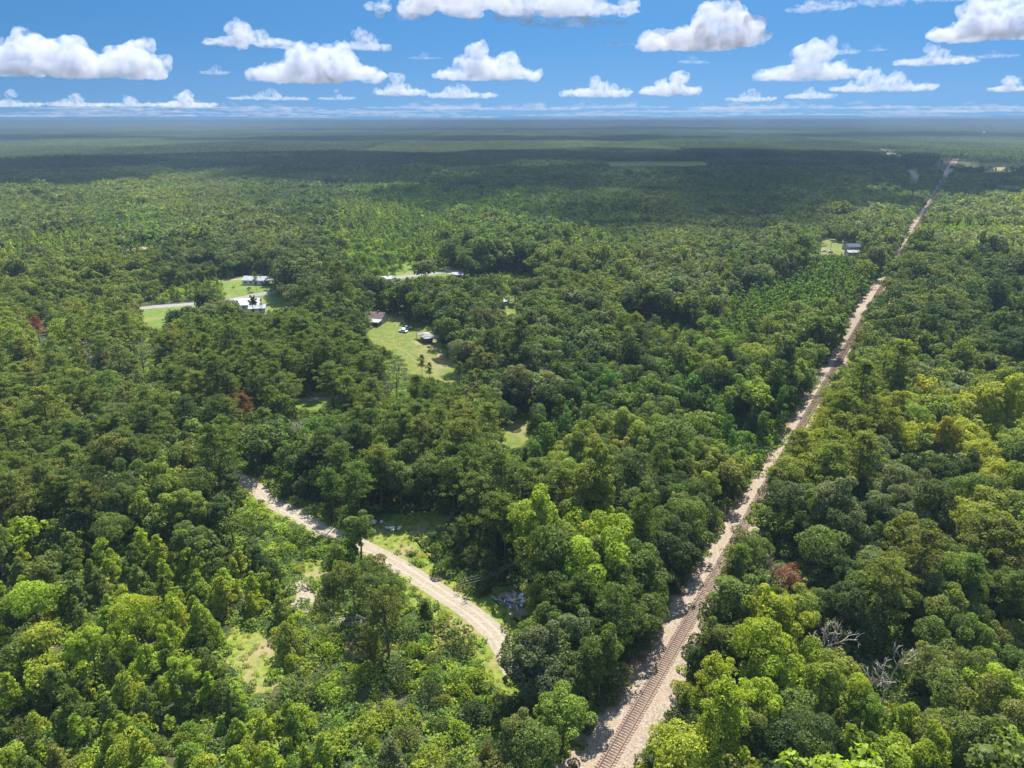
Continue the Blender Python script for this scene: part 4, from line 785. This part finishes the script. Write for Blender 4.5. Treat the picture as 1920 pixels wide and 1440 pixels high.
# water tower
x, y = G(1841, 268); wt_ = empty('water_tower', (x, y, 0), 0, 'tiny pale water tower standing above the far forest on the right', 'water tower')
prof = [(0, 34), (4.5, 35), (7, 38.5), (7, 41), (5, 44.5), (0, 46)]; V = []; F = []; n = 16
for rr_, z in prof: V += [(rr_ * math.cos(2 * math.pi * k / n), rr_ * math.sin(2 * math.pi * k / n), z) for k in range(n)]
F = [(i * n + k, i * n + (k + 1) % n, (i + 1) * n + (k + 1) % n, (i + 1) * n + k) for i in range(len(prof) - 1) for k in range(n)]
mb = MB(); mb.quadify(V, F); mb.build('tank', M_WHITE, wt_); MB().tube([(0, 0, 0), (0, 0, 34)], [1.6, 1.6], 12).build('stem', M_WHITE, wt_)
# ------------------------------------------------------------------ special trees
def special(nm, me_c, me_t, px, py, s, col, label, catg, group=None, w=1.0, rz=1.0):
    x, y = G(px, py); r0 = empty(nm, (x, y, 0), rz, label, catg, group); r0.scale = (s * w, s * w, s)
    if me_c: link('crown', me_c, r0).color = (*col, 1)
    if me_t: link('trunk', me_t, r0)
    return r0
PM = HI['pine']; BM = HI['broadleaf']
for (p, sc_, v_, cn_, l) in [((700, 1185), .78, 2, 'pine', 'tallest pine of the clump standing beside the middle of the gravel road'), ((666, 1158), .70, 0, 'olive', 'pine at the left of the clump beside the gravel road'), ((742, 1172), .70, 4, 'mid', 'pine at the right of the clump beside the gravel road'),
        ((690, 1130), .60, 2, 'pine', 'shorter pine at the back of the clump beside the gravel road'), ((722, 1138), .62, 4, 'mid', 'pine leaning over the hidden middle of the gravel road'), ((646, 1120), .52, 2, 'olive', 'small pine where the clump meets the weedy opening')]:
    x_, y_ = G(*p); r_ = empty('roadside_pine', (x_, y_, 0), sc_ * 7, l, 'pine tree', 'clump of pines beside the gravel road'); r_.scale = (sc_ * 1.05, sc_ * 1.05, sc_ * .95); link('crown', PM[v_][0], r_).color = (*CO[cn_], 1); link('trunk', PM[v_][1], r_)
special('dead_pine', PM[2][0], PM[2][1], 461, 808, .74, (.125, .055, .035), 'rust brown dead pine left of the small grass clearing', 'dead pine')
special('dead_pine', PM[0][0], PM[0][1], 77, 650, .75, (.17, .06, .035), 'red brown dead pine in the pine wood near the left edge', 'dead pine')
special('dying_tree', BM[2][0], BM[2][1], 1477, 1116, .62, (.16, .07, .042), 'rust brown dying crown among green trees right of the railway', 'dying tree', rz=.4, w=1.2)
def bare(px, py, h, seed, label, s=1.0, tilt=0, rz=0, z=0, nm='dead_tree', cg='dead tree'):
    mb = gen_bare(seed, h); o = mb.build(nm, M_BROWNWOOD if 'brown' in label or 'by the field' in label else DEADWOOD); x, y = G(px, py); o.location = (x, y, z); o.rotation_euler = (tilt, 0, rz); o.scale = (s, s, s); tag(o, label, cg, 'bare dead trees'); return o
bare(1650, 1330, 12, 1, 'bare pale dead tree in the lower right wood, lying branches at its foot'); bare(1535, 1262, 11, 2, 'bare grey dead tree just behind the yellow green trees'); bare(1438, 1118, 10, 3, 'bare grey branches beside the rust brown crown near the railway')
bare(744, 752, 16, 4, 'tall bare brownish tree at the lower left edge of the grass field'); bare(730, 768, 14, 5, 'shorter bare tree just left of the tall bare one by the field'); bare(272, 712, 15, 6, 'bare brown tree in the left pine wood near the sand patch')
bare(560, 830, 9, 7, 'small bare grey tree in the wood below the grass clearing'); bare(700, 1166, 6, 8, 'fallen white branch on the ground between two clumps by gravel road', tilt=1.45, rz=-1.1, z=.9, nm='fallen_branch', cg='fallen branch')
for p, s, l in [((792, 715), .55, 'slim lone pine in the middle of the grass field'), ((806, 726), .5, 'second slim pine just right of the lone pine in the field'), ((862, 735), .6, 'small pine at the lower end of the grass field')]:
    special('field_pine', PM[3][0], PM[3][1], *p, s, CO['pine'], l, 'pine tree', w=.8)
special('shade_tree', BM[4][0], BM[4][1], 864, 697, 1.0, CO['grey'], 'broad oak with ground shadow at right edge of the grass field', 'oak', w=1.25)
for p, s, l in [((467, 545), .75, 'round dark bush on the lawn in front of the white house'), ((438, 541), .45, 'small bush at the left end of the white house lawn'), ((744, 595), .5, 'small bush on the grass right of the brown roofed house')]:
    x, y = G(*p); r0 = empty('garden_bush', (x, y, 0), .5, l, 'bush'); r0.scale = (s * .8, s * .8, s); link('foliage', HI['shrub'][1][0], r0).color = (*CO['dark'], 1); link('stem', HI['shrub'][1][1], r0)
special('yard_tree', PM[1][0], PM[1][1], 481, 545, .62, CO['pine'], 'single pine in front of the white house', 'pine tree', w=.7); special('yard_tree', BM[5][0], BM[5][1], 476, 592, .85, CO['dark'], 'dark tree in front of the bright white roof', 'broadleaf tree', w=.7)
# rubble pile of bags and boards
x0, y0 = G(966, 1128); rp = empty('rubble_pile', (x0, y0, 0), .2, 'heap of pale rubbish and broken boards beside the gravel road', 'rubbish heap')
rd = random.Random(4); ms = [M_WHITE, M_GREY, M_WOOD, simple("faded_plastic", (.5, .5, .62), .6, .2, 1)]
for i in range(34):
    w_, l_, h_ = rd.uniform(.2, .9), rd.uniform(.3, 1.6), rd.uniform(.05, .5)
    o = MB().box(-w_ / 2, w_ / 2, -l_ / 2, l_ / 2, 0, h_).build('board' if h_ < .15 else 'bag', ms[i % 4], rp); o.location = (rd.gauss(0, 2.0), rd.gauss(0, 1.0), rd.uniform(0, .5)); o.rotation_euler = (rd.gauss(0, .3), rd.gauss(0, .3), rd.uniform(0, 3))
    if h_ >= .15: bv = o.modifiers.new('b', 'BEVEL'); bv.width = min(w_, h_) * .35; bv.segments = 2
for i, (p, l) in enumerate([((734, 997), 'white sheet of rubbish lying in the weeds above the road'), ((697, 986), 'small white scrap in the weeds left of the rubbish sheet')]):
    x, y = G(*p); mb = MB()
    for k in range(7): a, b = rd.gauss(0, .8), rd.gauss(0, .4); mb.box(a - .3, a + .4, b - .2, b + .2, rd.uniform(0, .2), rd.uniform(.25, .6))
    o = mb.build('litter', M_WHITE); o.location = (x, y, .6); tag(o, l, 'litter')

# ------------------------------------------------------------------ haze and clouds
m, nt, out = new_mat("haze"); pv = N(nt, 'ShaderNodeVolumePrincipled'); pv.inputs['Density'].default_value = 2.1e-4; pv.inputs['Color'].default_value = (.20, .29, .40, 1); pv.inputs['Anisotropy'].default_value = .1
nt.links.new(pv.outputs[0], out.inputs['Volume'])
hz = MB().box(-88000, 88000, -3900, 88000, -1, 100).build('haze', m); hz['kind'] = 'stuff'; hz['label'] = 'thin bluish air haze over the forest'; hz['category'] = 'haze'

# ------------------------------------------------------------------ clouds
import bmesh
def cloud_mat(name, dens, sc=None, col=(.975, .98, .985)):
    m, nt, out = new_mat(name)
    v = N(nt, 'ShaderNodeVolumePrincipled'); v.inputs['Color'].default_value = (*col, 1); v.inputs['Density'].default_value = dens
    if sc:
        tc = N(nt, 'ShaderNodeTexCoord'); nz = N(nt, 'ShaderNodeTexNoise'); nz.inputs['Scale'].default_value = sc; nz.inputs['Detail'].default_value = 6; nz.inputs['Roughness'].default_value = .62
        mr = N(nt, 'ShaderNodeMapRange'); mr.inputs[1].default_value = .40; mr.inputs[2].default_value = .74; mr.inputs[3].default_value = 0; mr.inputs[4].default_value = dens
        nt.links.new(tc.outputs['Object'], nz.inputs['Vector']); nt.links.new(nz.outputs[0], mr.inputs[0]); nt.links.new(mr.outputs[0], v.inputs['Density'])
    nt.links.new(v.outputs[0], out.inputs['Volume']); return m
def make_cloud(seed, W, Hc, Dp, n=26, peaks=((0, 1.0),), flat=False):
    """cumulus: puffs heaped on a flat base; W wide, Hc high, Dp deep (metres); peaks: (place along the width, height share)"""
    r = random.Random(seed); n = int(n * max(1, W / Hc / 3.2))
    bm = bmesh.new()
    for i in range(n):
        u = r.uniform(-1, 1); env = max(max(0, p[1] * (1 - ((u - p[0]) / .45) ** 2)) for p in peaks); env = max(env, (.28 if Hc > W * .2 else .5) * (1 - u * u) + .10)
        rad = Hc * r.uniform(.16, .30) * (.55 + .6 * env); z = r.uniform(.12, max(.16, env - .18)) * Hc
        rad = min(rad, W * .22)
        if flat: rad = W * r.uniform(.08, .14); z = Hc * .5
        M = Matrix.Translation((u * (W / 2 - rad), (r.gauss(0, .25) if not flat else r.uniform(-.42, .42) * math.sqrt(max(0, 1 - u * u * .8))) * Dp, max(z, rad * .25))) @ Matrix.Diagonal((1.35, 1.1, .9, 1)); bmesh.ops.create_icosphere(bm, subdivisions=2, radius=rad, matrix=M)
        for k in range(3):
            a = r.uniform(0, 6.28); e = r.uniform(-.1, 1.2); r2 = rad * r.uniform(.35, .6)
            c = M.translation + Vector((math.cos(a) * math.cos(e) * rad * 1.25, math.sin(a) * math.cos(e) * rad, math.sin(e) * rad * .85))
            bmesh.ops.create_icosphere(bm, subdivisions=2, radius=r2, matrix=Matrix.Translation(c))
    if flat:
        for v in bm.verts: v.co.z = Hc * .5 + (v.co.z - Hc * .5) * min(1, Hc / (W * .2))
    else:
        for i in range(int(10 + 4 * W / Hc)):      # flat grey base
            u = r.uniform(-1, 1); rx = Hc * r.uniform(.28, .5); bmesh.ops.create_icosphere(bm, subdivisions=2, radius=1, matrix=Matrix.Translation((u * (W / 2 - rx * .6), r.gauss(0, .2) * Dp, Hc * r.uniform(.08, .2))) @ Matrix.Diagonal((rx, rx, Hc * r.uniform(.09, .2) * (1.2 - abs(u) * .6), 1)))
    for v in bm.verts: v.co.z = v.co.z if v.co.z > 0 else v.co.z * .12
    me = bpy.data.meshes.new('cloud'); bm.to_mesh(me); bm.free()
    o = bpy.data.objects.new('cloud', me); COL.objects.link(o)
    rm = o.modifiers.new('r', 'REMESH'); rm.mode = 'VOXEL'; rm.voxel_size = max(Hc / 24, W / (40 if flat else 76)); rm.use_smooth_shade = True
    for sc_, st in ((Hc * .30, .15), (Hc * .11, .075), (Hc * .045, .035)):
        key = round(sc_)
        t = bpy.data.textures.new('puff', 'CLOUDS'); t.noise_scale = sc_; t.noise_depth = 2
        d = o.modifiers.new('d', 'DISPLACE'); d.texture = t; d.strength = Hc * st; d.mid_level = .5; d.texture_coords = 'LOCAL'
    return o
def py_low(y): return y > 160
def put_cloud(label, px, pyb, wpx, hpx, dens=1.0, peaks=((0, 1.0),), n=26, alt=900.0, col=(.77, .79, .87)):
    seed = int(px * 7 + pyb)
    u = (px - 960) / FPX; v = (720 - pyb) / FPX; X = u; Y = cT + v * sT; Z = -sT + v * cT
    t = min((alt - CAMH) / max(Z, 1e-4), 70000.0); D = t
    k = D / FPX; o = make_cloud(seed, wpx * k, hpx * k * .95, max(hpx * 1.4, wpx * .45) * k, n, peaks)
    o.location = (X * t, Y * t, CAMH + Z * t); o.rotation_euler = (0, 0, -math.atan2(X, Y))
    if py_low(pyb): dens *= 1.5
    o.data.materials.append(cloud_mat('cloud_vapour', dens * .0095 * 13000 / D, 4.5 / (hpx * k), col)); tag(o, label, 'cloud', 'cumulus clouds'); return o

CL = [
 ('long white cloud with three domes at the upper left edge', 140, 143, 320, 80, 1, ((-.85, .85), (-.45, 1), (0, .95), (.72, .98)), 40),
 ('white cloud low and long above the tall middle left cloud', 470, 87, 185, 48, .8, ((-.2, 1), (.3, .6)), 26),
 ('tall heaped white cloud with wide base, left of the middle', 595, 153, 255, 92, 1, ((0, 1), (.35, .75), (-.5, .45), (.65, .35)), 40),
 ('small white puff right above the tall heaped cloud', 690, 93, 95, 42, .7, ((-.1, 1),), 18),
 ('thin small wisp between the long cloud and heaped cloud', 405, 139, 62, 24, .35, ((0, 1),), 12),
 ('rounded white cloud right of the tall heaped cloud', 918, 150, 200, 66, 1, ((-.3, 1), (.3, .9)), 34),
 ('faint wisp above left of the rounded white cloud', 798, 111, 66, 17, .3, ((0, 1),), 12),
 ('small peaked cloud below the heaped cloud', 752, 179, 105, 42, .7, ((0, 1),), 20),
 ('flat low cloud under the rounded white cloud', 868, 184, 135, 34, .6, ((-.2, 1),), 20),
 ('wide grey flat cloud cut by the top edge of the photo', 945, 28, 520, 62, .8, ((-.4, 1), (.3, 1)), 44),
 ('pale flat cloud tucked under the wide grey top cloud', 1078, 49, 205, 28, .5, ((0, 1),), 22),
 ('big bright cumulus rising to the right, upper right of middle', 1318, 92, 235, 94, 1.1, ((.15, 1), (.55, .92), (-.5, .4)), 40),
 ('faint wisp at the left foot of the big bright cumulus', 1158, 86, 78, 20, .3, ((0, 1),), 12),
 ('faint small puff below the big bright cumulus', 1300, 120, 58, 20, .35, ((0, 1),), 12),
 ('thin cloud at the top edge right of the big cumulus', 1525, 22, 120, 28, .4, ((0, 1),), 16),
 ('long thin grey veil along the top right edge', 1660, 9, 330, 26, .4, ((0, 1),), 24),
 ('big white cloud cut by the right edge at the top', 1852, 76, 200, 80, 1.1, ((-.2, 1), (.5, .95)), 40),
 ('two tiered cloud with small bright dome, right of middle', 1515, 151, 200, 72, .8, ((.1, 1), (.5, .5), (-.4, .45)), 32),
 ('soft puff right of the two tiered cloud dome', 1583, 103, 56, 26, .4, ((0, 1),), 14),
 ('tiny faint puff right of the soft puff', 1646, 97, 38, 15, .35, ((0, 1),), 10),
 ('medium cloud with grey base right of the two tiered cloud', 1752, 123, 135, 42, .9, ((0, 1),), 24),
 ('thin tail cloud right of the medium grey based cloud', 1862, 110, 88, 20, .35, ((0, 1),), 14),
 ('small compact cloud midway below the big cumulus', 1258, 179, 112, 54, .8, ((.2, 1), (-.4, .6)), 24),
 ('small low cloud left of the compact cloud', 1120, 182, 142, 44, .7, ((.1, 1), (-.5, .5)), 24),
 ('long low cloud with two humps in the lower right sky', 1655, 173, 185, 42, .6, ((-.3, 1), (.2, .8)), 26),
 ('small low cloud left of the two humped low cloud', 1522, 186, 92, 32, .6, ((0, 1),), 16),
 ('low faint cloud farther left of the two humped cloud', 1410, 191, 95, 28, .6, ((0, 1),), 16),
 ('low cloud touching the right edge of the photo', 1895, 173, 80, 34, .7, ((0, 1),), 16),
 ('low rounded cloud above the horizon on the left', 348, 201, 112, 35, .8, ((0, 1),), 20),
 ('narrow low cloud just left of the low rounded cloud', 250, 199, 84, 27, .7, ((0, 1),), 16),
 ('low flat cloud above the left horizon under the long cloud', 145, 199, 125, 28, .6, ((0, 1),), 20),
 ('low cloud at the left edge just above the horizon', 25, 199, 100, 30, .6, ((0, 1),), 18),
 ('flat bar of cloud below the tall heaped cloud', 505, 187, 150, 21, .5, ((0, 1),), 20),
 ('small flat cloud right of the flat bar of cloud', 632, 187, 72, 20, .5, ((0, 1),), 14)]
# the lowest far rows read as one bank
rc = random.Random(3); bank = []
for i in range(90):
    yb = rc.choice([204, 208, 212, 216, 219]) + rc.uniform(-2, 2); D_ = rc.uniform(-20, 1940)
    bank.append((D_, yb, rc.uniform(60, 230), rc.uniform(7, 17) * (1.2 if yb < 208 else .8)))
me_src = [make_cloud(900 + i, 3000, 420, 1400, 14, ((0, 1),)) for i in range(4)]
dg_ = bpy.context.evaluated_depsgraph_get(); bmb = bmesh.new(); tm = []
for o in me_src: o_e = o.evaluated_get(dg_); tm.append(bpy.data.meshes.new_from_object(o_e)); bpy.data.objects.remove(o)
for i, (bx_, yb, w_, h_) in enumerate(bank):
    u = (bx_ - 960) / FPX; v = (720 - yb) / FPX; Yc = cT + v * sT; Zc = -sT + v * cT; t = min(900 / max(Zc, 1e-3), 70000.0); k = t / FPX
    M = Matrix.Translation((u * t, Yc * t, CAMH + Zc * t)) @ Matrix.Rotation(-math.atan2(u, Yc), 4, 'Z') @ Matrix.Diagonal((w_ * k / 3000, w_ * k / 3000, h_ * k / 420, 1)); q = tm[i % 4].copy(); q.transform(M); bmb.from_mesh(q)
me = bpy.data.meshes.new('cloud_bank'); bmb.to_mesh(me); bmb.free(); me.materials.append(cloud_mat('far_vapour', .00022, None, (.62, .62, .70)))
tag(link('cloud_bank', me), 'rows of tiny pinkish clouds low above the whole horizon', 'cloud bank', kind='stuff')
for c in CL: put_cloud(*c)
# clouds overhead (above the frame) that shade the far wood
shade_m = cloud_mat('shade_vapour', .033, .0035, (.9, .9, .9))
sh_off = (900 / math.tan(SUN_EL) * math.sin(SUN_AZ), 900 / math.tan(SUN_EL) * math.cos(SUN_AZ))
for i, (gx, gy, wx, wy, lab) in enumerate([(300, 1560, 1560, 1500, 'broad cloud overhead shading the dark band of far forest'), (1400, 1020, 1000, 480, 'cloud overhead shading the wood on the far right'), (-300, 3700, 2600, 520, 'long cloud overhead shading far forest beyond the middle'), (2600, 4300, 2400, 600, 'long cloud overhead shading far forest on the right'), (-2900, 4000, 2200, 600, 'long cloud overhead shading far forest on the left'), (600, 7400, 5200, 1300, 'very high broad cloud shading the forest near the horizon'), (-880, 1380, 900, 520, 'cloud overhead shading the dark belt on the far left'),
        (-320, 1800, 1100, 620, 'cloud overhead shading the far wood left of the middle'), (232, 305, 190, 120, 'small cloud overhead shading the wood at the right')]):
    o = make_cloud(700 + i, wx, min(300, wy * .4), wy, 30, ((0, 1),), True)
    al = max(900, .26 * gy)
    o.location = (gx + sh_off[0] * al / 900, gy + sh_off[1] * al / 900, al); o.data.materials.append(shade_m); tag(o, lab, 'cloud', 'clouds overhead')
